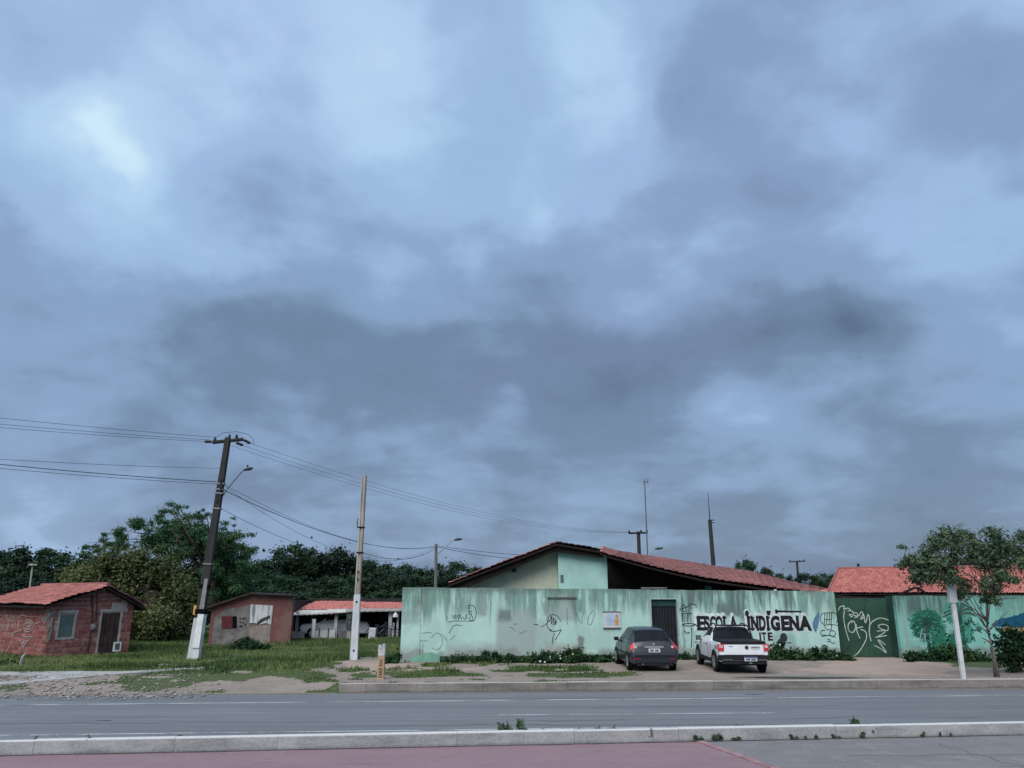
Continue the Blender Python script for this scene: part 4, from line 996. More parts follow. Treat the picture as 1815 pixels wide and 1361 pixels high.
q = [lu(*z10(*p)) for p in [(280, 800), (330, 790), (370, 800), (320, 860), (290, 890)]]; pass
mb.build('painted_figure', M_wg, bh, org=bo, fix=False)
mb = MB()
for s_ in [[(560, 440), (600, 450), (590, 560), (600, 700)], [(520, 520), (600, 540), (650, 460)], [(640, 480), (620, 640), (600, 760)], [(690, 560), (680, 650), (720, 690)], [(560, 640), (640, 640)], [(590, 760), (580, 830)]]:
    r_ = ribbon([gu(*z10(*q)) for q in s_], .12); mb.add([gpt(v[0], v[2], .046) for v in r_.v], r_.f)
mb.build('paint_smear', mat('smear_pale', (.35, .29, .27), .9, .5, 7), bh, org=bo, fix=False)
# roof: ridge runs back along ld
ov = .35; slp = (AZ - EZ) / ua
ridge0 = gpt(ua, AZ + .05, ov); ridge1 = ridge0 + ld * (LL + ov)
eL0 = gpt(-.45, EZ - .45 * slp + .05, ov); eL1 = eL0 + ld * (LL + ov)
SBH = lerp2(eL0, eL1, ridge0, ridge1)
tile_surface('front_roof_tiles', SBH, 48, 10, M_tile_old, parent=bh, org=bo, amp=.05, step=.04, sag=.05); soffit('front_roof_deck', SBH, M_wood, bh, bo, .10, .05)
slr = (AZ - EZ + .05) / (GL - ua)
eR0 = gpt(GL + .45, EZ - .05 - .45 * slr + .05, ov); eR1 = eR0 + ld * (LL + ov)
SBR = lerp2(eR0, eR1, ridge0, ridge1)
tile_surface('rear_roof_tiles', SBR, 48, 8, M_tile_old, parent=bh, org=bo, amp=.05, step=.04); soffit('rear_roof_deck', SBR, M_wood, bh, bo, .10, .08)
mb = MB(); mb.tube([ridge0 + Vector((0, 0, .03)), ridge1 + Vector((0, 0, .03))], .09, 8); mb.build('ridge_tiles', M_tile_old, bh, org=bo)
mb = MB(); q = P(173, 1037, apx.y); mb.tube([q, q + Vector((.06, 0, .42))], .012, 5); mb.build('aerial_stub', M_galv, bh, org=bo)

# ------------------------------------------------------------------ ruined plastered hut
HY0, HY1 = 42.0, 43.0
H0p = P(368, 1150, HY0); H1p = P(514, 1140, HY1); H0p.z = VZ; H1p.z = VZ
hd = (H1p - H0p); HL = hd.length; hd /= HL; hn = Vector((hd.y, -hd.x, 0))
hut = thing('ruined_hut', 'derelict brick and plaster hut with red shutter and white painted patch', 'hut', H0p); ho = H0p.copy()
def hl(px, py):
    q = plane_hit(px, py, H0p, hn) - H0p; return (q.dot(hd), q.z)
def hp(u, z, out=0): return H0p + hd * u + Vector((0, 0, z)) + hn * out
def hut_mat():
    t = NT('hut_brick', .95, .2)
    br = t.n.new('ShaderNodeTexBrick'); mpn = t.n.new('ShaderNodeMapping'); mpn.inputs['Rotation'].default_value = (PI / 2, 0, 0)
    t.l.new(t.tc.outputs['Object'], mpn.inputs[0]); t.l.new(mpn.outputs[0], br.inputs['Vector'])
    br.inputs['Scale'].default_value = 3.2; br.inputs['Color1'].default_value = (.15, .056, .052, 1); br.inputs['Color2'].default_value = (.185, .074, .068, 1); br.inputs['Mortar'].default_value = (.20, .11, .10, 1); br.inputs['Mortar Size'].default_value = .02
    n = t.noise(2.2, 6, .65); c = t.mix(t.smooth(n, .5, .8), br.outputs[0], (.12, .06, .055)); n2 = t.noise(9, 5, .7)
    c = t.mix(t.smooth(n2, .58, .75), c, (.06, .035, .035)); n3 = t.noise(.9, 5, .6); c = t.mix(t.math('MULTIPLY', t.smooth(n3, .48, .62), .6), c, (.20, .14, .125)); t.color(c); t.bump(n2, .5, .02); return t.m
M_hut = hut_mat()
uk = hl(447, 1060)[0]; zk = hl(447, 1053)[1]; z0h = hl(372, 1078)[1]; z1h = hl(514, 1057)[1]
front = [hp(0, -.2), hp(HL, -.2), hp(HL, z1h), hp(uk, zk), hp(0, z0h)]
mb = MB(); mb.prism(front, -hn * 4.2); mb.build('walls', M_hut, hut, org=ho)
M_pl = mat('grey_plaster', (.19, .175, .165), .95, .4, 2.2, col2=(.105, .10, .10)); M_pl2 = mat('pale_plaster', (.27, .235, .21), .95, .25, 2.5)
def hsheet(name, pts, out, m, d=.02, parent=hut):
    mb = MB(); mb.prism([hp(*hl(*q), out) for q in pts], -hn * d); return mb.build(name, m, parent, org=ho)
hsheet('plaster', [(374, 1152), (380, 1094), (400, 1080), (445, 1072), (440, 1150)], .020, M_pl)
hsheet('plaster', [(440.5, 1110), (480, 1107), (478, 1142), (440, 1144)], .019, M_pl2)
hsheet('whitewash', [(444, 1071), (484, 1073), (481, 1107), (470, 1104), (460, 1107), (452, 1104), (442, 1104)], .026, None or (lambda: (lambda t: (t.color(t.mix(t.smooth(t.noise(1, 4, .6, stretch=(7, 7, .5)), .50, .66), (.55, .57, .57), (.20, .21, .21))), t.m)[1])(NT('whitewash', .9, .2)))())
hsheet('bare_patch', [(455, 1104), (462, 1097), (474, 1092), (479, 1090), (479, 1096), (468, 1101), (458, 1107)], .031, mat('bare_dark', (.06, .06, .062), .95, .3, 8))
hsheet('shutter', [(393, 1092), (411.5, 1092), (411.5, 1113.5), (393, 1114)], .045, mat('red_shutter', (.12, .030, .034), .8, .45, 6))
hsheet('window_dark_sheet', [(412, 1092), (420, 1092), (420, 1113.5), (412, 1113.5)], .024, M_black)  # black sheet stands in for the unlit inside of the open window
for (x, y) in [(426, 1096), (431, 1097), (434, 1096), (426, 1103), (431, 1104), (426, 1110), (429, 1110), (435, 1107)]:
    hsheet('brick_hole', [(x - 1.2, y - 1.6), (x + 1.2, y - 1.5), (x + 1.1, y + 1.6), (x - 1.3, y + 1.5)], .0245, M_black, .01)
mb = MB()
e = -hn * 4.5
mb.prism([hp(uk, zk + .0, .3), hp(HL + .2, z1h + .02, .3), hp(HL + .2, z1h + .10, .3), hp(uk, zk + .09, .3)], e); mb.build('flat_roof', mat('roof_sheet_dark', (.05, .048, .05), .8, .3, 4), hut, org=ho)
mb = MB(); mb.prism([hp(-.5, z0h - .12, .25), hp(uk + .02, zk + .03, .25), hp(uk + .02, zk + .13, .25), hp(-.5, z0h + .02, .25)], e); mb.build('sloped_roof', mat('roof_tile_dark', (.055, .035, .035), .9, .4, 4), hut, org=ho)

# ------------------------------------------------------------------ long house with open porch
LY = G(600, 1134, VZ).y + 1.0; LYb = LY + 4.0
lh0 = P(512, 1135, LY); lh1 = P(760, 1135, LY)
lh = thing('porch_house', 'long low house with faded red roof and dark open porch', 'house', (lh0.x, LY, VZ)); lo_ = lh.location.copy()
ez0 = P(515, 1084, LY).z; rz0 = P(560, 1063, LYb + .5).z
SLH = lerp2(Vector((lh0.x, LY + 1.2, P(560, 1080, LY + 1.2).z)), Vector((lh1.x, LY + 1.2, P(560, 1079, LY + 1.2).z)), Vector((lh0.x + .5, LYb + .5, rz0)), Vector((lh1.x, LYb + .5, P(700, 1067, LYb + .5).z)))
tile_surface('roof_tiles', SLH, 60, 12, tile_mat('faded_tile', (.40, .14, .125), (.48, .185, .165), (.55, .24, .215)), parent=lh, org=lo_, amp=.025, step=.015, sag=.03); soffit('roof_deck', SLH, M_wood, lh, lo_, .08, .05)
mb = MB(); mb.span((lh0.x, LYb, VZ - .1), (lh1.x, LYb + .2, 2.5)); mb.build('back_wall', M_porch_shade, lh, org=lo_)
mb = MB(); mb.span((lh0.x, LY + .3, VZ - .1), (lh0.x + .15, LYb - .005, 2.4)); mb.build('side_wall', M_porch_shade, lh, org=lo_)
for (x0, x1, z0, z1) in [(525, 541, 1090, 1124), (675, 690, 1092, 1128), (640, 650, 1095, 1128)]:
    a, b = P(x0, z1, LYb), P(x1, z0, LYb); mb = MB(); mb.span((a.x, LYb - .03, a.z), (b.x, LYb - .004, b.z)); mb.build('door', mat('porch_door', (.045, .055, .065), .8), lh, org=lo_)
M_sheet = mat('awning_sheet', (.52, .50, .46), .8, .3, 1.5)
for (x0, x1, ya, yb, ye0, ye1) in [(513, 592, 1080, 1080, 1090, 1086), (572, 618, 1079, 1078, 1086, 1084), (613, 712, 1078.5, 1078, 1083.5, 1081.5)]:
    a, b = P(x0 + (10 if x0 < 600 else 0), ya, LY + 1.4), P(x1, yb, LY + 1.4); c, d = P(x1, ye1, LY - .4), P(x0, ye0, LY - .4)
    n = 18; vs_ = []
    for i in range(n + 1):
        t_ = i / n; w = .012 * math.cos(i * PI); p = a.lerp(b, t_) + Vector((0, 0, w)); q = d.lerp(c, t_) + Vector((0, 0, w)); vs_ += [p, q, p - Vector((0, 0, .05)), q - Vector((0, 0, .05))]
    mb = MB(); mb.add(vs_, [(4 * i + k0, 4 * i + 4 + k0, 4 * i + 4 + k1, 4 * i + k1) for i in range(n) for k0, k1 in ((0, 1), (1, 3), (3, 2), (2, 0))]); mb.build('awning_sheet', M_sheet if x0 < 600 else mat('awning_grey', (.30, .285, .26), .8, .3, 1.5), lh, org=lo_)
M_post = mat('porch_post_paint', (.40, .405, .42), .85, .25, 4)
for (x, w) in [(527, 4), (596, 5), (692, 5.5), (705, 3)]:
    p = P(x, 1100, LY); mb = MB(); zt_ = P(x, 1084, LY).z - .01; mb.box((p.x, LY, (VZ - .1 + zt_) / 2), (w / 27.0, .18, zt_ - VZ + .1)); mb.build('porch_post', M_post if x != 527 else M_conc, lh, org=lo_)
for (x0, x1, y0, m) in [(513, 540, 1119, M_conc), (600, 625, 1117, mat('low_wall_grey', (.13, .13, .135), .9, .3, 4))]:
    a, b = P(x0, y0, LY), P(x1, y0, LY); mb = MB(); mb.span((a.x, LY - .08, VZ - .1), (b.x, LY + .08, a.z)); mb.build('low_wall', m, lh, org=lo_)

# ------------------------------------------------------------------ vehicles
def car_paint(name, col, rough=.28):
    t = NT(name, rough, .5); t.b.inputs['Coat Weight'].default_value = .22; t.b.inputs['Coat Roughness'].default_value = .12
    z = t.xyz()[2]; n = t.noise(5, 5, .65)
    dust = t.math('MULTIPLY', t.smooth(t.math('ADD', z, t.math('MULTIPLY', n, .25)), .50, .24), .35)
    t.color(t.mix(dust, t.ramp(n, [(.3, sc(col, .9)), (.7, sc(col, 1.06))]), (.10, .09, .08))); return t.m
M_cgrey = car_paint('charcoal_paint', (.014, .018, .024)); M_cwhite = car_paint('white_car_paint', (.72, .74, .76), .35); M_cold = car_paint('old_white_paint', (.78, .79, .80), .5)
def glassm():
    t = NT('tinted_glass', .15, .06); t.color(t.ramp(t.noise(2, 3), [(.3, (.008, .010, .013)), (.7, (.016, .019, .023))])); return t.m
M_glass = glassm()
M_plastic = mat('black_plastic', (.018, .019, .022), .6, .3, 8); M_tyre = mat('tyre_rubber', (.016, .016, .017), .85, .3, 12); M_rim = mat('wheel_alloy', (.35, .36, .37), .35, .2, 8, metal=.6)
def lampm():
    t = NT('tail_lamp_red', .2, .5); t.color(t.ramp(t.noise(14, 2), [(.35, (.42, .02, .03)), (.65, (.62, .06, .08))])); return t.m
M_lamp = lampm(); M_lampc = mat('lamp_clear', (.60, .45, .46), .25, .2, 12); M_chrome = mat('chrome_trim', (.75, .76, .78), .2, .1, 5, 0, metal=.7)
M_plate = mat('plate_white', (.55, .57, .60), .5, .1, 5); M_plblue = mat('plate_blue', (.03, .09, .30), .5); M_under = mat('underbody', (.01, .01, .011), .9)

def loft(stations, NS=60):
    """car skin: each station (s, zb, zbelt, ztop, wsill, wbelt, wroof); returns S(s_index u, v) sampler arrays"""
    st = np.array(stations, float); m = len(st); ts = np.arange(m)
    def prof(r):
        s, zb, zt_, zp, w0, w1, w2 = r
        pts = [(w0 * .90, zb), (w0 * .985, zb + .05), (w0, zb + .14), (w1 * 1.004, (zb + zt_) * .5 + .06), (w1, zt_ - .05), (w1 * .975, zt_), (w2 * 1.02, zt_ + (zp - zt_) * .70), (w2 * .93, zp - .035 * min(1, (zp - zt_) / .2 + .3)), (w2 * .6, zp - .008), (0, zp)]
        return np.array(pts)
    rings = np.array([prof(r) for r in st]); ss = st[:, 0]
    U = np.linspace(0, m - 1, NS); V = np.linspace(0, rings.shape[1] - 1, 37)
    def lin(a, t):
        i = np.clip(np.floor(t).astype(int), 0, len(a) - 2); f = (t - i)
        f = f.reshape(-1, *([1] * (a.ndim - 1))); return a[i] * (1 - f) + a[i + 1] * f
    R = lin(rings, U); S_ = lin(ss.reshape(-1, 1), U)[:, 0]
    k = np.array([.25, .5, .25])
    Rv = np.stack([lin(R[i], V) for i in range(NS)])
    for _ in range(2):   # round the section off
        Rv[:, 1:-1] = Rv[:, :-2] * .25 + Rv[:, 1:-1] * .5 + Rv[:, 2:] * .25
    return S_, Rv, U, V
def skin_part(S_, R, U, V, cond, off, side=0):
    """cells of the skin that satisfy cond(u,v), pushed out by off; side -1 left, 1 right, 0 both"""
    mb = MB(); NS, NV = R.shape[:2]
    for sg in (1, -1):
        if side and sg != side: continue
        vid = {}
        def gv(i, j):
            if (i, j) not in vid:
                a = R[i, min(j + 1, NV - 1)] - R[i, max(j - 1, 0)]; n = Vector((a[1], -a[0])); n = n.normalized() if n.length > 0 else Vector((0, 1))
                ds = (R[min(i + 1, NS - 1), j] - R[max(i - 1, 0), j]); dS = S_[min(i + 1, NS - 1)] - S_[max(i - 1, 0)]
                sl = -(ds[0] * n.x + ds[1] * n.y) / (abs(dS) + 1e-6); nn = Vector((n.x, sl, n.y)).normalized()
                vid[(i, j)] = len(mb.v); mb.v.append((sg * (R[i, j, 0] + nn.x * off), S_[i] + nn.y * off, R[i, j, 1] + nn.z * off))
            return vid[(i, j)]
        for i in range(NS - 1):
            for j in range(NV - 1):
                if cond((U[i] + U[i + 1]) / 2, (V[j] + V[j + 1]) / 2):
                    f = (gv(i, j), gv(i + 1, j), gv(i + 1, j + 1), gv(i, j + 1)); mb.f.append(f if sg > 0 else tuple(reversed(f)))
    return mb
def wheel(root, x, y, r, w, name='wheel', alloy=True):
    s = 1 if x > 0 else -1
    mb = MB(); mb.lathe((x, y, r), [(r * .66, -w / 2), (r * .93, -w / 2), (r, -w * .32), (r, w * .32), (r * .93, w / 2), (r * .66, w / 2)], 26, 'X'); wh = mb.build(name, M_tyre, root, smooth=False)
    mb = MB(); mb.lathe((x + s * w * .36, y, r), [(r * .67, -w * .1), (r * .66, w * .06), (r * .60, w * .03)], 22, 'X'); rm = mb.build('rim', M_darkmetal, wh)
    for k in range(5):
        a = 2 * PI * k / 5 + .3; mb = MB(); mb.box((x + s * (w * .46), y + math.cos(a) * r * .34, r + math.sin(a) * r * .34), (.03, r * .62, r * .22), Matrix.Rotation(a, 3, 'X')); mb.build('spoke', M_rim, wh)
    mb = MB(); mb.lathe((x + s * w * .45, y, r), [(r * .65, -.012), (r * .68, 0), (r * .60, .012)], 22, 'X'); mb.build('rim_edge', M_rim, wh)
def boxp(root, name, m, a, b, bev=.0, parent=None):
    mb = MB(); mb.span(a, b); return mb.build(name, m, parent or root)
def arch(root, x, y, r, R2, m):
    s = 1 if x > 0 else -1; mb = MB(); n = 18; vs_ = []
    for i in range(n + 1):
        a = -.25 + (PI + .5) * i / n
        for rr in (r, R2):
            for dx in (0, .035): vs_.append((x + s * dx, y + math.cos(a) * rr, R2 * 0 + .30 + math.sin(a) * rr))
    fs_ = []
    for i in range(n):
        b = 4 * i; fs_ += [(b, b + 4, b + 6, b + 2), (b + 1, b + 3, b + 7, b + 5), (b, b + 1, b + 5, b + 4), (b + 2, b + 6, b + 7, b + 3)]
    mb.add(vs_, fs_); mb.build('wheel_arch', m, root)
def well(root, x, y, r):
    s = 1 if x > 0 else -1; mb = MB(); n = 18
    mb.prism([(x, y + math.cos(2 * PI * i / n) * r, .30 + math.sin(2 * PI * i / n) * r) for i in range(n)], (s * .022, 0, 0)); mb.build('wheel_well', M_under, root)
def endcap(S_, R, i, name, m, root):
    mb = MB(); q = [(R[i, j, 0], S_[i], R[i, j, 1]) for j in range(R.shape[1])]; q = q + [(-a, b, c) for a, b, c in reversed(q[:-1])]
    mb.add(q, [tuple(range(len(q)))]); return mb.build(name, m, root)

def seams(root, S_, R, U, us, j0, j1):
    for u in us:
        i = int(np.argmin(abs(U - u)))
        for s in (1, -1):
            MB().tube([(s * (R[i, j, 0] + .001), S_[i], R[i, j, 1]) for j in range(j0, j1, 2)], .007, 4).build('door_seam', M_under, root)
def hatchback():
    o = G(1162, 1191, VZ)
    root = thing('hatchback_car', 'charcoal grey hatchback car parked nose to the wall beside the doorway', 'car', (o.x, o.y, VZ + .01))
    st = [(.00, .30, .50, .56, .70, .72, .66), (.03, .25, .58, .66, .76, .79, .73), (.10, .24, .70, .86, .79, .82, .70), (.17, .24, .82, .98, .80, .825, .66), (.42, .24, .87, 1.16, .81, .83, .62), (.70, .22, .89, 1.345, .815, .83, .585), (.95, .20, .90, 1.395, .82, .83, .575), (1.7, .19, .90, 1.425, .825, .83, .575), (2.2, .19, .89, 1.41, .825, .83, .57), (2.55, .19, .88, 1.27, .82, .825, .60), (2.95, .20, .86, 1.00, .815, .82, .68), (3.35, .22, .78, .87, .80, .80, .68), (3.68, .25, .62, .72, .74, .74, .62), (3.83, .30, .48, .54, .60, .60, .5)]
    S_, R, U, V = loft(st, 92)
    cond = {'side_window': lambda u, v: 5.25 < u < 7.2 and 5.35 < v < 6.85 and v < 6.9 or (7.4 < u < 9.35 and 5.35 < v < 6.75 and v - 5.2 < (10.0 - u) * 1.9),
            'rear_window': lambda u, v: 3.1 < u < 5.05 and v > 6.6, 'windscreen': lambda u, v: 8.3 < u < 9.85 and v > 6.9}
    anyw = lambda u, v: False
    skin_part(S_, R, U, V, lambda u, v: True, 0).build('body', M_cgrey, root, smooth=True)
    endcap(S_, R, 0, 'rear_panel', M_cgrey, root); endcap(S_, R, -1, 'front_panel', M_cgrey, root)
    for k in ('rear_window', 'windscreen'): skin_part(S_, R, U, V, cond[k], .006).build(k, M_glass, root, smooth=True, fix=False)
    for s in (1, -1): skin_part(S_, R, U, V, cond['side_window'], .006, s).build('side_window', M_glass, root, smooth=True, fix=False)
    skin_part(S_, R, U, V, lambda u, v: u < 4 and v < 2.2, .012).build('lower_bumper', car_paint('bumper_grey', (.024, .028, .034), .5), root, smooth=True, fix=False)
    for s in (1, -1):
        # tail lamp wraps the corner
        lamp = skin_part(S_, R, U, V, lambda u, v: 1.8 < u < 3.15 and 4.3 < v < 6.2, .012, s).build('tail_lamp', M_lamp, root, smooth=True, fix=False)
        mb = MB(); mb.lathe((s * .645, .098, .80), [(.045, -.02), (.05, 0), (.03, .02)], 12, 'Y'); mb.build('lens', M_lampc, lamp)
    hs = lambda z: float(np.interp(z, R[:30, -1, 1], S_[:30]))
    zc = .80; y = hs(zc); boxp(root, 'chrome_strip', M_chrome, (-.33, y - .03, zc - .018), (.33, y + .04, zc + .022))
    zc = .69; y = hs(zc); pl_ = boxp(root, 'licence_plate', M_plate, (-.20, y - .022, zc - .06), (.20, y + .04, zc + .06)); boxp(root, 'plate_digits', mat('plate_digits', (.12, .12, .13), .6), (-.15, y - .025, zc - .035), (-.02, y - .0225, zc + .03), parent=pl_); boxp(root, 'plate_digits', mat('plate_digits', (0, 0, 0)), (.02, y - .025, zc - .035), (.15, y - .0225, zc + .03), parent=pl_)
    mb = MB(); zc = .885; y = hs(zc); mb.lathe((0, y - .01, zc), [(.03, -.012), (.036, 0), (.02, .01)], 10, 'Y'); mb.build('badge', M_chrome, root)
    mb = MB(); y = hs(1.02); mb.tube([(.05, y - .01, 1.0), (.10, y + .02, 1.03), (.50, y + .045, 1.06)], .012, 5); mb.build('rear_wiper', M_plastic, root)
    boxp(root, 'bumper_strip', M_plastic, (-.70, -.022, .50), (.70, .03, .54)); 
    for s in (1, -1): boxp(root, 'reflector', mat('dark_reflector', (.20, .02, .03), .4), (s * .62 - .11, -.012, .40), (s * .62 + .11, .02, .44))
    boxp(root, 'valance', M_plastic, (-.62, .02, .19), (.62, .20, .295)); boxp(root, 'underbody', M_under, (-.66, .25, .16), (.66, 3.5, .30))
    mb = MB(); mb.tube([(-.42, .0, .24), (-.42, .4, .26)], .03, 8); mb.build('exhaust', M_galv, root)
    for s in (1, -1):
        for yy in (.72, 3.16): well(root, s * .815, yy, .335); wheel(root, s * .755, yy, .295, .18)
        mb = MB(); mb.box((s * .90, 2.55, .95), (.16, .10, .13)); mb.tube([(s * .82, 2.60, .90), (s * .88, 2.56, .93)], .03, 6); mb.build('mirror', M_plastic, root)
        boxp(root, 'side_moulding', M_plastic, (s * .828 - .008 if s > 0 else -.840, 1.1, .52), (s * .828 + .012 if s > 0 else -.820, 2.9, .575))
    seams(root, S_, R, U, [5.15, 7.3, 8.9], 2, 24); root.rotation_euler = (0, 0, math.radians(2.0)); return root
hatchback()

def pickup():
    o = G(1322, 1194.5, VZ)
    root = thing('pickup_truck', 'white compact pickup truck with black bumper parked under the wall lettering', 'pickup truck', (o.x, o.y, VZ + .01))
    st = [(.06, .36, .55, .60, .76, .78, .74), (.08, .36, .91, .96, .80, .82, .79), (.20, .34, .93, .985, .81, .83, .80), (1.30, .30, .94, .99, .82, .835, .80), (1.38, .30, .94, 1.03, .82, .835, .72), (1.62, .28, .94, 1.40, .82, .835, .61), (1.85, .28, .94, 1.475, .82, .835, .60), (2.35, .28, .93, 1.485, .82, .835, .60), (2.62, .28, .92, 1.37, .82, .83, .62), (3.12, .28, .91, 1.02, .82, .83, .70), (3.75, .30, .85, .93, .81, .81, .70), (4.2, .34, .72, .82, .76, .76, .64), (4.4, .40, .58, .62, .62, .62, .52)]
    S_, R, U, V = loft(st, 96)
    skin_part(S_, R, U, V, lambda u, v: True, 0).build('body', M_cwhite, root, smooth=True)
    endcap(S_, R, -1, 'front_panel', M_cwhite, root); endcap(S_, R, 0, 'tailgate_inner', M_cwhite, root)
    skin_part(S_, R, U, V, lambda u, v: 3.95 < u < 5.6 and v > 5.9, .008).build('rear_window', M_glass, root, smooth=True, fix=False)
    skin_part(S_, R, U, V, lambda u, v: 7.7 < u < 9.0 and v > 6.9, .006).build('windscreen', M_glass, root, smooth=True, fix=False)
    for s in (1, -1): skin_part(S_, R, U, V, lambda u, v: 5.75 < u < 8.55 and 5.4 < v < 6.85 and v - 5.3 < (9.1 - u) * 1.6, .007, s).build('side_window', M_glass, root, smooth=True, fix=False)
    # bed cover, tailgate, bumper
    mb = MB(); mb.prism([(-.74, .10, .975), (.74, .10, .975), (.72, .10, 1.03), (-.72, .10, 1.03)], (0, 1.27, .02)); mb.build('bed_cover', M_plastic, root)
    boxp(root, 'cover_rail', M_plastic, (-.76, .045, .925), (.76, .098, 1.02))
    tg = boxp(root, 'tailgate', M_cwhite, (-.66, .028, .60), (.66, .075, .922))
    boxp(root, 'badge_recess', M_plate, (.23, .020, .765), (.55, .0275, .89), parent=tg); boxp(root, 'badge_mark', mat('badge_grey', (.12, .12, .13), .4), (.25, .012, .82), (.53, .0195, .845), parent=tg)
    mb = MB(); mb.lathe((.10, .022, .83), [(.055, -.012), (.065, -.004), (.065, .006)], 16, 'Y'); mb.build('emblem', mat('emblem_dark', (.05, .05, .055), .35), tg)
    boxp(root, 'badge_mark', M_galv, (-.50, .022, .85), (-.36, .0275, .87), parent=tg)
    for s in (1, -1):
        lamp = boxp(root, 'tail_lamp', M_lamp, (min(s * .665, s * .845), .035, .72), (max(s * .665, s * .845), .20, .94)); boxp(root, 'lens', M_lampc, (min(s * .70, s * .82), .028, .82), (max(s * .70, s * .82), .0345, .90), parent=lamp)
    mb = MB(); sec = [(-.84, .28, .40), (-.84, .02, .42), (-.80, -.045, .45), (.80, -.045, .45), (.84, .02, .42), (.84, .28, .40)]
    vs_ = [(x, y, z) for x, y, z in sec] + [(x, y, .595 if abs(y) < .1 else .55) for x, y, z in sec]; n = 6
    mb.add(vs_, [(i, i + 1, i + 1 + n, i + n) for i in range(n - 1)] + [tuple(range(n)), tuple(range(n, 2 * n)), (n - 1, 0, n, 2 * n - 1)]); mb.build('bumper', M_plastic, root)
    for s in (1, -1): boxp(root, 'bumper_trim', M_galv, (s * .58 - .16, -.053, .435), (s * .58 + .16, -.0455, .455))
    boxp(root, 'valance', M_plastic, (-.74, .0, .30), (.74, .22, .398)); boxp(root, 'underbody', M_under, (-.68, .25, .24), (.68, 4.0, .40))
    pl_ = boxp(root, 'licence_plate', M_plate, (-.02, -.058, .40), (.40, -.0455, .53)); boxp(root, 'plate_band', M_plblue, (-.015, -.0615, .50), (.395, -.0585, .528), parent=pl_); boxp(root, 'plate_digits', mat('plate_digits', (0, 0, 0)), (.03, -.0615, .42), (.17, -.0585, .485), parent=pl_); boxp(root, 'plate_digits', mat('plate_digits', (0, 0, 0)), (.20, -.0615, .42), (.36, -.0585, .485), parent=pl_)
    mb = MB(); mb.tube([(.18, -.07, .33), (.18, .12, .32)], .022, 6); mb.box((.18, -.03, .34), (.10, .06, .05)); mb.build('tow_hitch', M_galv, root)
    for s in (1, -1):
        for yy in (.82, 3.54): well(root, s * .822, yy, .36); arch(root, s * .815, yy, .345, .43, M_plastic); wheel(root, s * .765, yy, .32, .20)
        mb = MB(); mb.box((s * .93, 2.86, 1.0), (.18, .11, .17)); mb.tube([(s * .80, 2.9, .93), (s * .9, 2.87, .97)], .03, 6); mb.build('mirror', M_plastic if s > 0 else mat('mirror_grey', (.10, .11, .115), .5), root)
        boxp(root, 'sill_cladding', M_plastic, (min(s * .80, s * .845), 1.28, .28), (max(s * .80, s * .845), 3.08, .40))
        boxp(root, 'door_handle', M_plastic, (min(s * .825, s * .85), 1.92, .83), (max(s * .825, s * .85), 2.08, .86))
        boxp(root, 'side_sticker', mat('sticker_grey', (.20, .21, .22), .5), (min(s * .82, s * .842), .36, .76), (max(s * .82, s * .842), .62, .88))
        mb = MB(); mb.tube([(s * .52, 1.70, 1.45), (s * .53, 1.78, 1.53), (s * .53, 2.25, 1.54), (s * .52, 2.35, 1.48)], .022, 6); mb.build('roof_bar', M_plastic, root)
    mb = MB(); mb.tube([(-.66, 1.30, 1.02), (-.60, 1.44, 1.42), (-.52, 1.50, 1.49), (.52, 1.50, 1.49), (.60, 1.44, 1.42), (.66, 1.30, 1.02)], .03, 6); mb.build('sports_bar', M_plastic, root)
    seams(root, S_, R, U, [4.0, 5.7, 8.7], 2, 22); root.rotation_euler = (0, 0, math.radians(-1.5)); return root
pickup()

def old_car():
    c = P(570, 1127, LY + .95)
    root = thing('old_white_car', 'old white sedan parked under the porch behind a white slab', 'car', (c.x, LY + .95, VZ + .01))
    st = [(.00, .30, .55, .60, .66, .68, .60), (.06, .26, .72, .80, .74, .77, .70), (.9, .22, .84, .90, .79, .80, .70), (1.15, .22, .86, .95, .79, .80, .66), (1.65, .20, .87, 1.33, .79, .80, .56), (2.0, .20, .87, 1.37, .79, .80, .55), (2.8, .20, .87, 1.35, .79, .80, .55), (3.3, .21, .87, .99, .79, .80, .66), (3.95, .23, .84, .92, .78, .79, .68), (4.1, .28, .60, .66, .70, .70, .6)]
    S_, R, U, V = loft(st, 60)
    skin_part(S_, R, U, V, lambda u, v: True, 0).build('body', M_cold, root, smooth=True); endcap(S_, R, 0, 'front_panel', M_cold, root); endcap(S_, R, -1, 'rear_panel', M_cold, root)
    skin_part(S_, R, U, V, lambda u, v: 3.2 < u < 4.0 and v > 6.9, .006).build('windscreen', M_glass, root, smooth=True, fix=False)
    for s in (1, -1):
        skin_part(S_, R, U, V, lambda u, v: 3.7 < u < 4.9 and 5.4 < v < 6.8 and v - 5.3 < (u - 3.0) * 1.9, .007, s).build('side_window', M_glass, root, smooth=True, fix=False)
        skin_part(S_, R, U, V, lambda u, v: 5.15 < u < 6.4 and 5.4 < v < 6.8, .007, s).build('side_window', M_glass, root, smooth=True, fix=False)
        for yy in (.72, 3.1): well(root, s * .785, yy, .31); wheel(root, s * .73, yy, .28, .16)
        boxp(root, 'head_lamp', M_lampc, (s * .52 - .13, -.012, .56), (s * .52 + .13, .05, .68))
    boxp(root, 'bumper', M_plastic, (-.76, -.08, .36), (.76, .05, .50)); boxp(root, 'grille', M_plastic, (-.36, -.008, .54), (.36, .04, .68))
    root.rotation_euler = (0, 0, math.radians(-78)); root.location.x -= 1.3; return root
old_car()
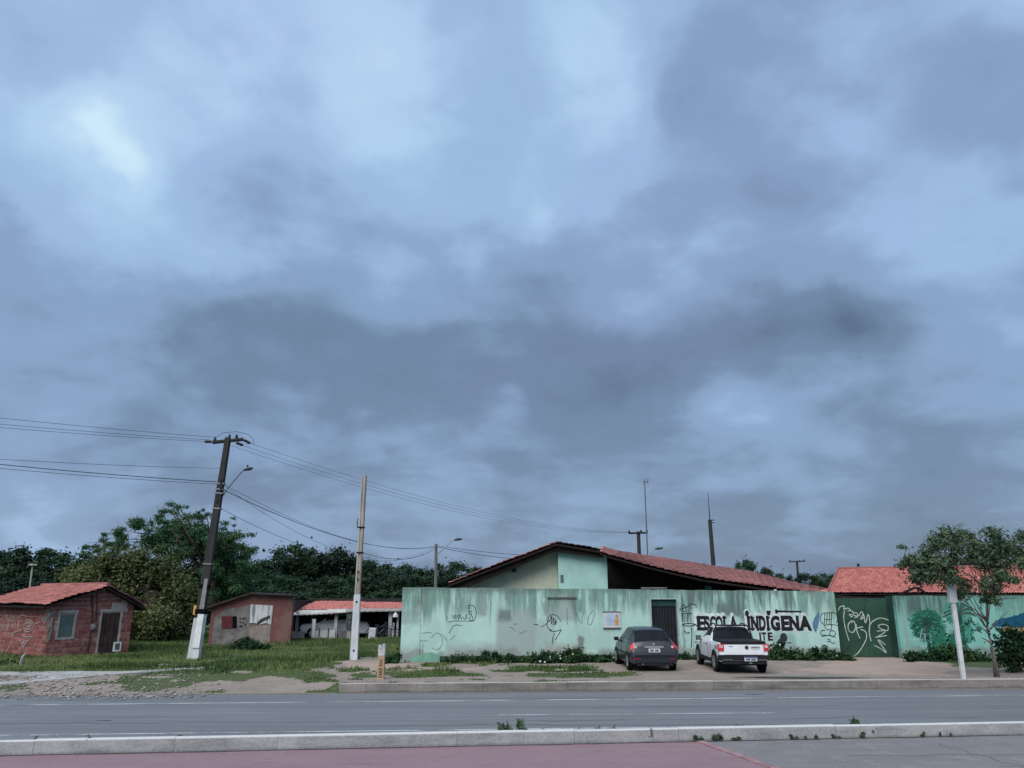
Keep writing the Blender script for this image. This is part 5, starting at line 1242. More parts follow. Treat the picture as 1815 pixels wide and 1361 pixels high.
# clutter by the porch
M_fr = mat('fridge_white', (.55, .56, .57), .5, .2, 3)
p = P(660, 1132, LY - .6); t_ = thing('white_cabinet', 'white appliance cabinet standing tilted in front of the dark porch', 'cabinet', (p.x, LY - .6, VZ))
mb = MB(); mb.box((0, 0, .30), (.40, .35, .66), Matrix.Rotation(.06, 3, 'Y')); mb.build('body', M_fr, t_); mb = MB(); mb.box((.01, -.19, .30), (.34, .03, .60), Matrix.Rotation(.06, 3, 'Y')); mb.build('door', mat('fridge_door', (.48, .49, .52), .5), t_)
t_.location.z = VZ + .02
p0, p1 = P(552, 1131, LY - .2), P(593, 1131, LY - .2)
t_ = thing('white_slab_wall', 'low white panel fence with dark stakes before the old car', 'fence', (p0.x, LY - .2, VZ)); wz = P(570, 1118, LY - .2).z
mb = MB(); mb.prism([(p0.x, LY - .2, VZ - .05), (p1.x, LY - .2, VZ - .05), (p1.x, LY - .2, wz + .05), (p0.x + .5, LY - .2, wz), (p0.x, LY - .2, wz + .02)], (0, .06, 0)); mb.build('panel', M_fr, t_, org=t_.location)
q = P(557, 1097, LY - .27); mb = MB(); mb.span((q.x - .10, LY - .30, VZ - .05), (q.x + .10, LY - .205, q.z)); mb.build('post', M_white, t_, org=t_.location)
for x in (566, 582):
    q = P(x, 1113, LY - .27); mb = MB(); mb.span((q.x - .025, LY - .26, VZ), (q.x + .025, LY - .205, q.z)); mb.build('stake', M_bark, t_, org=t_.location)
q = P(618, 1130, LY - .8); t_ = thing('meter_cabinet', 'dark grey meter cabinet on a post left of the white concrete post', 'cabinet', (q.x, LY - .8, VZ))
mb = MB(); mb.box((0, 0, 1.0), (.34, .22, .88)); mb.build('box', mat('meter_dark', (.06, .068, .07), .7, .3, 4), t_); mb = MB(); mb.box((0, .02, .27), (.22, .14, .60)); mb.build('stand', M_conc, t_)
for zz in (1.22, .95): mb = MB(); mb.lathe((.03, -.13, zz), [(.05, -.02), (.06, .0), (.06, .03)], 10, 'Y'); mb.build('dial', M_galv, t_)
q = P(697, 1122, LY - .3); t_ = tag(MB().tube([(q.x - .03, LY - .3, VZ - .02), P(698, 1104, LY - .3)], .055, 8).build('pipe', M_white, org=(q.x, LY - .3, VZ)), 'white plastic pipe leaning beside the porch post', 'pipe')
q = P(701, 1088, LY - .3); t_ = thing('hanging_lamp', 'small white lamp hanging from the porch eave', 'lamp', q)
mb = MB(); mb.lathe((0, 0, 0), [(.17, -.18), (.15, -.06), (.06, .08), (.04, .30)], 10); mb.build('shade', M_fr, t_); mb = MB(); mb.tube([(0, 0, .28), (0, .05, .55)], .012, 5); mb.build('cord', M_wire, t_)
q = P(551, 1095, LY - .5); t_ = tag(MB().lathe((0, 0, 0), [(.02, -.42), (.10, -.30), (.12, .0), (.07, .28), (.02, .50)], 9).build('hanging_bag', mat('bag_grey', (.16, .165, .17), .8, .5, 9), org=q), 'pale bundle hanging under the white awning sheet', 'bag')
def bicycle(x, label, col, rz):
    q = P(x, 1131, LY - .4); t_ = thing('bicycle', label, 'bicycle', (q.x, LY - .4, VZ), 'bicycles by the porch'); m = mat('bike_' + col, {'grey': (.12, .12, .14), 'dark': (.05, .05, .07)}[col], .5); r = .30
    for xx in (-.5, .5):
        mb = MB(); n = 20; mb.tube([(xx + r * math.cos(2 * PI * i / n), 0, r + .01 + r * math.sin(2 * PI * i / n)) for i in range(n + 1)], .025, 5, False); w = mb.build('wheel', M_tyre, t_)
        mb = MB()
        for k in range(6): a = PI * k / 6; mb.tube([(xx + r * math.cos(a), 0, r + .01 + r * math.sin(a)), (xx - r * math.cos(a), 0, r + .01 - r * math.sin(a))], .005, 4)
        tag(mb.build('spokes', M_galv, w), kind='stuff')
    mb = MB(); 
    for a, b in (((-.5, .31), (-.05, .30)), ((-.05, .30), (-.15, .72)), ((-.5, .31), (-.15, .72)), ((-.15, .70), (.36, .74)), ((-.05, .30), (.36, .70)), ((.5, .31), (.36, .86))): mb.tube([(a[0], 0, a[1]), (b[0], 0, b[1])], .02, 6)
    mb.build('frame', m, t_)
    mb = MB(); mb.box((-.17, 0, .80), (.26, .14, .06), taper=.8); mb.build('saddle', M_plastic, t_)
    mb = MB(); mb.tube([(.30, -.26, .92), (.36, -.1, .92), (.36, .1, .92), (.30, .26, .92)], .014, 6); mb.tube([(.36, 0, .84), (.36, 0, .92)], .014, 6); mb.build('handlebar', M_galv, t_); t_.rotation_euler = (.12, 0, rz)
bicycle(672, 'grey bicycle leaning beside the white cabinet at the porch', 'grey', .2)
bicycle(686, 'dark bicycle leaning against the right porch post', 'dark', -.15)

# ------------------------------------------------------------------ poles, lamps, posts and cables
def pole_mat(name, base, dark):
    t = NT(name, .9, .25); n = t.noise(1.5, 6, .65, stretch=(3, 3, .6)); n2 = t.noise(22, 4, .7)
    c = t.ramp(n, [(.35, dark), (.65, base)]); c = t.mix(.25, c, t.ramp(n2, [(.3, sc(dark, .6)), (.7, sc(base, 1.3))])); t.color(c); t.bump(n2, .4, .01); return t.m
M_pd = pole_mat('weathered_pole', (.042, .042, .042), (.020, .021, .022)); M_pw = pole_mat('whitewashed_pole', (.58, .60, .62), (.36, .38, .40)); M_pc = pole_mat('concrete_post', (.40, .385, .365), (.23, .22, .205)); M_pg = pole_mat('grey_concrete_pole', (.17, .17, .165), (.09, .09, .09))
def insul(mb, p, r=.06, d=(0, 0, 1)):
    d = Vector(d).normalized(); p = Vector(p)
    mb.tube([p, p + d * .05, p + d * .06, p + d * .12, p + d * .13, p + d * .18, p + d * .22], [r * .4, r * .5, r, r * .8, r * .9, r * .55, r * .3], 8)
def street_arm(root, org, pts, head_d, r=.03):
    mb = MB(); mb.tube(pts, r, 7); a = mb.build('lamp_arm', M_galv, root, org=org)
    e = Vector(pts[-1]); d = Vector(head_d); mb = MB(); mb.tube([e - d * .1, e, e + d * .35, e + d * .62, e + d * .72], [.03, .05, .075, .06, .02] if d.length < .7 else [.03, .07, .10, .08, .02], 8); h = mb.build('lamp_head', M_darkmetal, root, org=org)
    mb = MB(); mb.lathe(e + d * .22 + Vector((0, 0, .10)), [(.035, 0), (.045, .05), (.02, .10)], 8); mb.build('photocell', M_darkmetal, h, org=org)
# main leaning power pole
PY = G(342, 1168, .2).y
b0 = G(343, 1169, .2); t0 = P(404, 778, PY)
pr = thing('power_pole', 'tall leaning dark power pole with whitewashed foot, crossarm and street lamp', 'power pole', b0); po_ = b0.copy()
def pp(t): return b0.lerp(t0, t)
def tz(y): return (b0.z * 0 + (P(343 + (1169 - y) * .156, y, PY).z - b0.z) / (t0.z - b0.z))
ax = (t0 - b0).normalized(); rotp = Vector((0, 0, 1)).rotation_difference(ax).to_matrix()
def pseg(name, ya, yb, wa, wb, m, dep=.24, off=0.0):
    a, b = pp(tz(ya)), pp(tz(yb)); mb = MB(); vs_ = []
    for p, w in ((a, wa), (b, wb)):
        for x, y in ((-1, -1), (1, -1), (1, 1), (-1, 1)): vs_.append(p + rotp @ Vector((x * w / 2 + off, y * dep / 2, 0)))
    mb.add(vs_, [(3, 2, 1, 0), (4, 5, 6, 7), (0, 1, 5, 4), (1, 2, 6, 5), (2, 3, 7, 6), (3, 0, 4, 7)]); return mb.build(name, m, pr, org=po_)
pseg('pole_shaft', 1190, 776, .40, .20, M_pd)
pseg('whitewashed_foot', 1178, 1095, .47, .40, M_pw, .28)
pseg('conduit_cover', 1147, 1088, .28, .24, M_white, .36, .08)
pseg('steel_band', 1088, 1079.5, .41, .41, M_black, .27); pseg('steel_band', 1043, 1036, .38, .38, M_black, .26)
pseg('grey_sleeve', 1079, 1026, .20, .14, mat('sleeve_grey', (.22, .22, .22), .85, .3, 6), .30, .06)
q = P(346, 1081, PY - .2); mb = MB(); mb.box(q, (.14, .03, .38), rotp); mb.build('yellow_plate', mat('plate_yellow', (.55, .34, .08), .6), pr, org=po_)
for y in (858, 868, 902, 1000, 875): pseg('clamp_band', y + 1.2, y - 1.2, .36 - (1000 - y) * .0001, .36 - (1000 - y) * .0001, M_galv, .30)
ca, cb = P(377, 784, PY), P(431, 778.5, PY)
mb = MB(); mb.tube([ca, cb], .085, 6); mb.build('crossarm', M_pd, pr, org=po_)
def ins_at(px, py, d, r=.075):
    mb = MB(); insul(mb, P(px, py, PY), r, d); mb.build('insulator', M_darkmetal, pr, org=po_)
ins_at(381, 783, (-.05, 0, 1)); ins_at(406, 778, (.05, 0, 1), .07); ins_at(419, 778, (0, 0, 1)); ins_at(376, 783, (-1, -.2, .03)); ins_at(371, 783, (-1, -.2, .03)); ins_at(431, 780, (1, .3, -.25)); ins_at(436, 783, (1, .3, -.25)); ins_at(418, 785, (1, .3, -.2)); ins_at(423, 787, (1, .3, -.2))
street_arm(pr, po_, [P(394, 880, PY), P(404, 865, PY - .1), P(428, 837, PY - .3), P(434, 832.5, PY - .35)], (.50, -.05, .09), .026)
mb = MB(); mb.tube([P(392, 850, PY - .2), P(392, 870, PY - .2)], .06, 6); mb.tube([P(385, 878, PY - .18), P(386, 890, PY - .18)], .07, 6); tag(mb.build('cable_splices', M_darkmetal, pr, org=po_), kind='stuff')
# jumper loop above the crossarm
mb = MB(); mb.tube([P(382, 776, PY), P(395, 767, PY), P(420, 765, PY), P(440, 770, PY), P(449, 778, PY), P(449, 788, PY)], .010, 5); mb.build('jumper_wire', M_wire, pr, org=po_)

def simple_pole(label, px, ytop, ybase, Y, w0, w1, m, dx=0, cross=None, lamp=None, name='utility_pole', grp=None):
    a = P(px + dx, ybase, Y); a.z = min(a.z, VZ); a = Vector((a.x, Y, VZ - .1)); b = P(px, ytop, Y)
    r = thing(name, label, 'pole', a, grp); mb = MB(); mb.tube([a, b], [w0 / 2, w1 / 2], 8); mb.build('pole_shaft', m, r, org=a)
    if cross:
        x0, y0, x1, y1 = cross; c0, c1 = P(x0, y0, Y - .15), P(x1, y1, Y - .15); mb = MB(); mb.tube([c0, c1], .085, 4); mb.build('crossarm', m, r, org=a)
        for t_ in (.04, .65, .97):
            mb = MB(); insul(mb, c0.lerp(c1, t_) + Vector((0, 0, .05)), .11); mb.build('insulator', M_darkmetal, r, org=a)
    if lamp: street_arm(r, a, [P(x, y, Y - .2) for x, y in lamp], (.95, -.15, .12), .04)
    return r
simple_pole('plain grey pole with a curved street lamp standing before the dark wood', 773, 964, 1045, 70, .34, .24, M_pg, 0, None, [(774, 985), (787, 971), (800, 960), (806, 957)])
simple_pole('dark pole with crossarm and lamp rising behind the school roof beside the tall aerial', 1131.5, 942, 1010, 72, .42, .32, M_pd, 2, (1114, 945, 1148, 944), [(1149, 985), (1156, 976), (1162, 973)])
simple_pole('dark slender pole with crossarm behind the tree tops between both tiled roofs', 1412.5, 994, 1050, 120, .42, .34, M_pd, 3, (1399, 995.5, 1427, 994.5), None)
simple_pole('small pale pole with crossarm above the brick house roof', 58, 1001, 1045, 62, .15, .12, M_pc, -4, (50, 1001.5, 66, 1001), None)
simple_pole('short dark pole tip showing above the bright pantile roof', 1521, 999, 1050, 90, .4, .34, M_pd, 0, None, None)
simple_pole('dark pole whose crossarm just clears the bright pantile roof', 1557, 1005, 1050, 110, .36, .34, M_pd, 0, (1545, 1008, 1568, 1007.5), None)
# aerial mast and rod on the school
ba = P(1147.5, 990, 43); am = thing('aerial_mast', 'thin tall metal aerial mast with small antenna above the school roof', 'aerial', ba)
tp_ = P(1142.5, 853, 43); mb = MB(); mb.tube([ba - Vector((0, 0, 3.5)), tp_], [.045, .035], 6); mb.build('mast', M_pg, am, org=ba)
mb = MB(); mb.tube([tp_ + Vector((-.1, 0, -.05)), tp_ + Vector((.22, .1, .02))], .03, 5); mb.tube([tp_ + Vector((.18, .05, -.14)), tp_ + Vector((.20, .05, .16))], .03, 5); mb.tube([tp_ + Vector((.0, .05, -.10)), tp_ + Vector((.0, .05, .14))], .025, 5); mb.build('antenna', M_galv, am, org=ba)
bb = P(1264, 1010, 50); bb = Vector((bb.x + .1, 50, VZ)); tb = P(1258, 921, 50); rm_ = thing('rod_mast', 'leaning dark mast topped by a thin lightning rod behind the red roof', 'mast', bb)
mb = MB(); mb.tube([bb, tb], [.17, .12], 8); mb.build('pole_shaft', M_pd, rm_, org=bb); mb = MB(); mb.tube([tb, P(1255, 873, 50)], [.035, .015], 6); mb.build('rod', M_darkmetal, rm_, org=bb)
for y in (922, 926.5):
    mb = MB(); mb.tube([P(1258, y, 50), P(1266, y - .4, 50)], .03, 5); mb.build('bracket', M_darkmetal, rm_, org=bb)
# white concrete post without wires
cY = G(628, 1168, .2).y; c0 = G(627, 1170, .2); c1 = P(646, 843, cY)
cr = thing('concrete_post', 'tall bare concrete post, white below and rust stained above', 'post', c0); ca_ = (c1 - c0).normalized(); rc = Vector((0, 0, 1)).rotation_difference(ca_).to_matrix()
def cseg(name, ta, tb_, wa, wb, m, off=0, dep=.2, dy=0):
    mb = MB(); vs_ = []
    for t_, w in ((ta, wa), (tb_, wb)):
        p = c0.lerp(c1, t_)
        for x, y in ((-1, -1), (1, -1), (1, 1), (-1, 1)): vs_.append(p + rc @ Vector((x * w / 2 + off, y * dep / 2 + dy, 0)))
    mb.add(vs_, [(3, 2, 1, 0), (4, 5, 6, 7), (0, 1, 5, 4), (1, 2, 6, 5), (2, 3, 7, 6), (3, 0, 4, 7)]); return mb.build(name, m, cr, org=c0)
cseg('post_web', -.03, 1, .20, .10, M_pc, 0, .10)
rust = pole_mat('rusty_concrete', (.30, .255, .215), (.13, .10, .085))
for s in (-1, 1):
    cseg('flange', .34, 1, .07, .035, M_pc if s < 0 else rust, s * .075, .2, 0)
cseg('whitewashed_foot', -.02, .338, .31, .25, M_pw, 0, .24)
for t_ in (.70, .56): cseg('wire_band', t_, t_ + .006, .27, .27, M_black, 0, .24)
for t_ in (.30, .42, .46, .05):
    p = c0.lerp(c1, t_); mb = MB(); mb.lathe(p + Vector((0, -.13, 0)), [(.035, -.02), (.04, 0), (.04, .02)], 8, 'Y'); mb.build('bolt_hole', M_black, cr, org=c0)
mb = MB(); mb.tube([c0.lerp(c1, .70) + Vector((-.16, -.1, 0)), c0.lerp(c1, .74) + Vector((-.18, -.1, 0)), c0.lerp(c1, .75) + Vector((-.13, -.1, 0))], .02, 5); mb.build('loose_cable', M_wire, cr, org=c0)
# white road sign seen edge on, at the kerb right
s0_ = G(1708, 1203, VZ); s1_ = P(1684, 1029, s0_.y)
sg = thing('road_sign', 'white road sign post seen edge on beside the slender street tree', 'sign', s0_); d_ = (s1_ - s0_).normalized(); rs = Vector((0, 0, 1)).rotation_difference(d_).to_matrix()
LN = (s1_ - s0_).length; mb = MB(); mb.box(s0_ + d_ * (LN * .40 - .1), (.125, .10, LN * .8 + .2), rs); mb.build('post', mat('sign_post_white', (.56, .58, .59), .7, .22, 3), sg, org=s0_)
mb = MB(); mb.box(s0_ + d_ * (LN * .885), (.235, .16, LN * .23), rs @ Matrix.Rotation(.03, 3, 'Y')); mb.build('sign_panel', mat('sign_panel_grey', (.50, .53, .54), .6, .15, 3), sg, org=s0_)
# short orange marker post
m0 = G(674.5, 1205, VZ - .02); m1 = P(677.5, 1141, m0.y); mk_ = thing('marker_post', 'short orange marker post with chipped white top and dark writing', 'post', m0); MH = (m1 - m0).length
dm = (m1 - m0).normalized(); rm2 = Vector((0, 0, 1)).rotation_difference(dm).to_matrix()
mb = MB(); mb.box(m0 + dm * (MH * .34 - .05), (.20, .18, MH * .68 + .1), rm2); mb.build('shaft', mat('orange_concrete', (.42, .29, .19), .9, .25, 4), mk_, org=m0)
mb = MB(); mb.box(m0 + dm * (MH * .80), (.21, .19, MH * .24), rm2); cp2 = mb.build('white_cap', mat('chipped_white', (.52, .53, .54), .9, .5, 9), mk_, org=m0)
for dx, h in ((-.06, .05), (.065, .08)):
    mb = MB(); mb.box(m0 + dm * (MH * .92 + h / 2) + Vector((dx, 0, 0)), (.08, .17, h), rm2); mb.build('broken_edge', mat('chipped_white', (0, 0, 0)), cp2, org=m0)
def mk_stroke(pts):
    r_ = ribbon(pts, .018); return [(m0 + rm2 @ Vector((v[0], -.0925, v[2])), ) for v in r_.v], r_.f
mb = MB()
for k in range(7):
    zz = .08 + k * .075 + (.05 if k > 3 else 0)
    for s_ in ([(-.04, zz), (.045, zz + .005)], [(-.04, zz), (-.04 + .02 * (k % 3), zz + .045)], [(.0 + .015 * (k % 2), zz), (.01, zz + .04)], [(.045, zz + .005), (.04, zz + .05)]):
        v_, f_ = mk_stroke(s_); mb.add([a[0] for a in v_], f_)
mb.build('writing', mat('writing_dark', (.06, .03, .02), .9), mk_, org=m0, fix=False)

# cables
def cable(pa, pb, sag, r, label, mid=None):
    a, b = Vector(pa), Vector(pb); n = 24; pts = [a.lerp(b, i / n) - Vector((0, 0, 4 * sag * (i / n) * (1 - i / n))) for i in range(n + 1)]
    org = a; tag(MB().tube(pts, r, 5).build('overhead_cable', M_wire, org=org), label, 'cable', 'overhead cables')
def gone(px0, py0, px1, py1, Y1, Y2):
    """continue a line from a pole point (px0,py0 at PY) through (px1,py1 at Y1) to the left beyond the frame"""
    a = P(px0, py0, PY); b = P(px1, py1, Y1); return a, a + (b - a) * Y2
TL = 'thin power cable running from the leaning pole crossarm out over the road'
for (x0, y0, x1, y1) in [(381, 775, 0, 727), (371, 779.5, 0, 738), (366, 782.5, 0, 744)]:
    a, b = gone(x0, y0, x1, y1, PY - 4.5, 3.2); cable(a, b, .35, .008, TL)
TM = 'service cable strung from the middle of the leaning pole out over the road'
for (x0, y0, x1, y1, r) in [(388, 830, 0, 796, .008), (384, 854, 0, 805, .015), (384, 858, 0, 812, .009)]:
    a, b = gone(x0, y0, x1, y1, PY - 4.5, 3.2); cable(a, b, .45, r, TM)
a, b = gone(384, 905, 0, 838, PY - 6, 1.25); 
TR = 'thin power cable from the leaning pole crossarm to the pole behind the school'
for (x0, y0, x1, y1) in [(443, 785, 1146, 943), (428, 789, 1133, 943), (410, 790, 1115, 944)]: cable(P(x0, y0, PY), P(x1, y1, 71.8), 1.1, .0065, TR)
TS = 'service cable from the leaning pole to the lamp pole before the wood'
for (x0, y0, x1, y1, s, r) in [(398, 859, 775, 966, 1.2, .009), (400, 870, 773, 969, 1.0, .016), (398, 861, 773, 968, 2.0, .008)]: cable(P(x0, y0, PY), P(x1, y1, 69.9), s, r, TS)
cable(P(393, 902, PY), P(775, 972, 69.9), 1.6, .010, 'lowest service cable from the leaning pole to the lamp pole before the wood')
cable(P(774, 969, 70), P(1130, 985, 71.9), .8, .022, 'dark cable from the lamp pole to the pole behind the school'); cable(P(774, 967, 70), P(1128, 983, 71.9), .5, .018, 'upper cable from the lamp pole to the pole behind the school')
cable(c0.lerp(c1, .565) + Vector((.05, 0, 0)), P(771, 970, 70), .6, .012, 'cable from the bare concrete post up to the lamp pole')
cable(P(1135, 983, 72), P(1210, 1000, 60), .3, .02, 'short slack cable dropping from the pole behind the school')

# ------------------------------------------------------------------ vegetation
def leaves(rng, blobs, n, size, shell=.55, flat=.0, droop=0.0, asp=1.0):
    w = np.array([b[3] * b[4] * b[5] for b in blobs]) ** .66; w /= w.sum()
    k = rng.choice(len(blobs), n, p=w); B = np.array(blobs)[k]
    d = rng.normal(size=(n, 3)); d /= np.linalg.norm(d, axis=1, keepdims=True)
    r = np.abs(rng.normal(size=n)) * .42 + rng.random(n) ** shell * .45
    c = B[:, :3] + d * r[:, None] * B[:, 3:6]
    nrm = d * .7 + rng.normal(size=(n, 3)) * .6 + np.array([0, 0, .5 + flat]); nrm /= np.linalg.norm(nrm, axis=1, keepdims=True)
    t = np.cross(nrm, rng.normal(size=(n, 3))); t /= np.linalg.norm(t, axis=1, keepdims=True) + 1e-9
    b = np.cross(nrm, t); s = size * (.6 + .8 * rng.random(n))[:, None]
    t = t + np.array([0, 0, -droop]); 
    V = np.stack([c - t * s * asp, c + b * s * .5 - t * s * .1, c + t * s * asp, c - b * s * .5 - t * s * .1], 1).reshape(-1, 3)
    tint = np.clip(rng.random(n) * .75 + (rng.random(len(blobs))[k] - .3) * .45, 0, 1)
    return V, np.arange(n * 4), np.repeat(tint, 4)
def clumps(rng, c, R, n, r0, r1, up=.0):
    out = []
    for i in range(n):
        d = rng.normal(size=3); d /= np.linalg.norm(d); d[2] = d[2] * .9 + up
        p = np.array(c) + d * np.array(R) * (.35 + .65 * rng.random() ** .5); r = rng.uniform(r0, r1)
        out.append((p[0], p[1], p[2], r, r, r * .75))
    return out
def limbs(mb, base, top, r, tips, wob=.15, rr=random.Random(3)):
    base, top = Vector(base), Vector(top)
    pts = [base.lerp(top, t) + Vector(((rr.random() - .5) * wob, (rr.random() - .5) * wob, 0)) * (t > 0) for t in (0, .25, .5, .75, 1)]
    mb.tube(pts, [r * 1.25, r, r * .85, r * .7, r * .5], 8)
    for i, tp in enumerate(tips):
        s = pts[2 + i % 3]; tp = Vector(tp); m = s.lerp(tp, .5) + Vector(((rr.random() - .5) * .3, (rr.random() - .5) * .3, .15)); mb.tube([s, m, tp], [r * .42, r * .28, r * .08], 5)
DK = [(0, (.008, .018, .013)), (.5, (.020, .040, .026)), (1, (.045, .075, .045))]
M_lw = leaf_mat('wood_leaves', DK, .15)
M_lw2 = leaf_mat('wood_leaves_mid', [(0, (.012, .030, .017)), (.5, (.028, .060, .030)), (1, (.060, .105, .055))], .18)
M_lo = leaf_mat('olive_leaves', [(0, (.046, .066, .025)), (.5, (.100, .122, .047)), (1, (.172, .180, .080))])
M_lf = leaf_mat('feather_leaves', [(0, (.026, .068, .032)), (.5, (.060, .130, .058)), (1, (.125, .215, .098))])
M_ls = leaf_mat('street_tree_leaves', [(0, (.040, .072, .040)), (.5, (.090, .135, .074)), (1, (.170, .220, .130))])
M_lb = leaf_mat('bush_leaves', [(0, (.012, .034, .015)), (.5, (.030, .070, .028)), (1, (.065, .125, .050))])
# --- the wood behind: individual trees sharing a few crowns
def proto(seed, m, h, n=9000, size=.17, R=(2.6, 2.6, 2.6)):
    rng = np.random.default_rng(seed); bl = clumps(rng, (0, 0, h * .60), (R[0], R[1], R[2]), 26, .55, 1.15, .08) + [(0, 0, h * .6, R[0] * .7, R[1] * .7, R[2] * .7)] + clumps(rng, (0, 0, h * .25), (R[0] * .8, R[1] * .8, 1.2), 8, .7, 1.1)
    V, Fc, T = leaves(rng, bl, n, size, .4); cm = np_mesh('crown', V, Fc, 4, m, T, mesh_only=True)
    mb = MB(); rr = random.Random(seed); limbs(mb, (0, 0, -.2), (0, 0, h * .7), .16, [(b[0], b[1], b[2]) for b in bl[:8]], .3, rr)
    tm = bpy.data.meshes.new('trunk'); tm.from_pydata([tuple(v) for v in mb.v], [], mb.f); tm.materials.append(M_bark); return cm, tm
PR = [proto(20 + i, (M_lw, M_lw2)[i % 3 == 1], 8.0) for i in range(6)]
WT = 'dense dark green tree in the wood behind the houses'
def wood_tree(px, ytop, Y, wpx, label=WT, grp='trees of the wood', k=None, cat='tree'):
    g = P(px, ytop, Y); r = thing('wood_tree', label, cat, (g.x, Y, VZ - .1), grp); cm, tm = PR[rnd.randrange(6) if k is None else k]
    hz = (g.z - VZ + .1) / max(v.co.z for v in cm.vertices); w = wpx / 2 / F * Y * .97 / max(abs(v.co.x) for v in cm.vertices) * 1.1
    for nme, me in (('crown', cm), ('trunk', tm)):
        o = link(nme, me, r)
    r.scale = (w, w, hz); r.rotation_euler = (0, 0, rnd.random() * 6.28); return r
row = [(-60, 975, 120), (10, 968, 130), (62, 960, 130), (110, 975, 120), (160, 965, 120), (215, 975, 120), (440, 985, 120), (490, 972, 110), (527, 952, 110), (565, 975, 100), (605, 961, 110), (648, 985, 90), (690, 990, 100), (715, 992, 90), (745, 1004, 80), (800, 985, 90), (838, 998, 80), (870, 1008, 80), (905, 1012, 80), (950, 1015, 90)]
for (x, y, w) in row: wood_tree(x, y, 82 + rnd.random() * 8, w)
for x in range(-80, 960, 58): wood_tree(x + rnd.random() * 20, 1006 + rnd.random() * 14, 72 + rnd.random() * 5, 105)
for x in range(350, 720, 62): wood_tree(x + rnd.random() * 20, 1034 + rnd.random() * 10, 60 + rnd.random() * 4, 95, 'bushy lighter green tree at the edge of the wood behind the porch house', 'bushy trees at the edge of the wood', 1 if rnd.random() < .6 else 4)
for x in range(-620, -90, 66): wood_tree(x + rnd.random() * 20, 970 + rnd.random() * 20, 80 + rnd.random() * 8, 125)
for x in range(1880, 2400, 80): wood_tree(x + rnd.random() * 20, 965 + rnd.random() * 20, 62 + rnd.random() * 8, 125, 'dark tree standing behind the bright pantile roof', 'trees behind the pantile roof')
TS2 = 'round dark tree showing above the school roof slope'
for (x, y, w) in [(1248, 993, 34), (1318, 982, 62), (1350, 999, 60), (1385, 1008, 60)]: wood_tree(x, y, 84, w, TS2, 'trees above the school roof')
for (x, y, w) in [(1420, 1013, 70), (1455, 1008, 60), (1478, 1012, 50)]: wood_tree(x, y, 88, w, 'low dark tree in the gap between both tiled roofs', 'trees between the roofs')
for (x, y, w) in [(1772, 955, 120), (1830, 940, 130), (1720, 975, 110)]: wood_tree(x, y, 55, w, 'dark tree standing behind the bright pantile roof', 'trees behind the pantile roof')
# --- olive tree behind the brick house
def tree(name, label, base, blobs, n, size, mleaf, trunk_top, r, mbark=M_bark, seed=1, flat=0, droop=0, shell=.45, asp=1.0, extra=None):
    rng = np.random.default_rng(seed); t = thing(name, label, 'tree', base)
    V, Fc, T = leaves(rng, blobs, n, size, shell, flat, droop, asp); np_mesh('crown', V, Fc, 4, mleaf, T, t, tuple(base))
    mb = MB(); limbs(mb, base, trunk_top, r, [b[:3] for b in blobs[:12]], .2, random.Random(seed))
    if extra: extra(mb)
    mb.build('trunk', mbark, t, org=base, smooth=True); return t
OY = 46.0
def pxblobs(lst, Y, rng, ky=1.0): # (px,py,rpx)
    out = []
    for (x, y, r) in lst:
        p = P(x, y, Y); q = r / F * Y * .98; out.append((p.x, Y + (rng.random() - .5) * 2.6 * ky, p.z, q, q, q * .85))
    return out
rg = random.Random(5)
ol = [(225, 1010, 42), (180, 1015, 40), (270, 1010, 40), (140, 1018, 30), (310, 1050, 34), (250, 1060, 45), (300, 1090, 32), (210, 1050, 40), (325, 1075, 24), (265, 1100, 32), (290, 1030, 36), (160, 1030, 30), (240, 990, 28), (200, 995, 26), (120, 1022, 22), (318, 1110, 22), (235, 1095, 30), (275, 1120, 20), (300, 1118, 22), (335, 1050, 20), (245, 1120, 18)]
ob_ = P(287, 1141, OY); ob_ = Vector((ob_.x, OY, VZ - .05))
tree('olive_tree', 'broad olive brown tree beside the brick house', ob_, pxblobs(ol, OY, rg), 32000, .10, M_lo, P(262, 1050, OY), .42, seed=3)
# dark green neighbour filling under the crown
dn = [(255, 1075, 30), (285, 1085, 34), (305, 1105, 28), (240, 1085, 30), (270, 1110, 25), (225, 1070, 25), (330, 1090, 22)]
b_ = Vector((P(236, 1138, 49.5).x, 49.5, VZ - .05)); tree('shade_tree', 'dark green tree with leaning trunk between brick house and olive tree', b_, pxblobs(dn, 49.5, rg), 14000, .10, M_lw2, P(238, 1070, 49.5), .2, seed=9)
# --- tall feathery tree behind the pole
FY = 57.0
ft = [(330, 925, 30), (300, 915, 22), (355, 930, 30), (280, 950, 34), (240, 945, 30), (320, 960, 40), (370, 965, 36), (410, 950, 30), (430, 965, 26), (260, 930, 22), (200, 960, 26), (170, 965, 24), (150, 975, 22), (390, 990, 40), (420, 1000, 40), (345, 1000, 45), (300, 990, 40), (440, 1020, 36), (400, 1040, 42), (360, 1050, 40), (345, 912, 16), (445, 980, 14), (410, 935, 18), (230, 970, 30), (290, 930, 24), (350, 1080, 30), (420, 1055, 30)]
fl = []
for (x, y, r) in ft:       # layered, open sprays
    for k in range(7):
        fl.append((x + rg.uniform(-1, 1) * r, y + rg.uniform(-.8, .8) * r, r * rg.uniform(.22, .42)))
fb = Vector((P(385, 1120, FY).x, FY, VZ - .05)); FB = [(a, b, c, d * 1.15, e * 1.15, f * .8) for a, b, c, d, e, f in pxblobs(fl, FY, rg, 1.8)] + pxblobs([(390, 1000, 42), (350, 1010, 40), (420, 1030, 36), (380, 1050, 40), (320, 985, 30), (330, 945, 32), (360, 950, 34), (300, 950, 28), (270, 960, 28), (400, 965, 30), (340, 970, 36), (375, 985, 36)], FY + 1, rg)
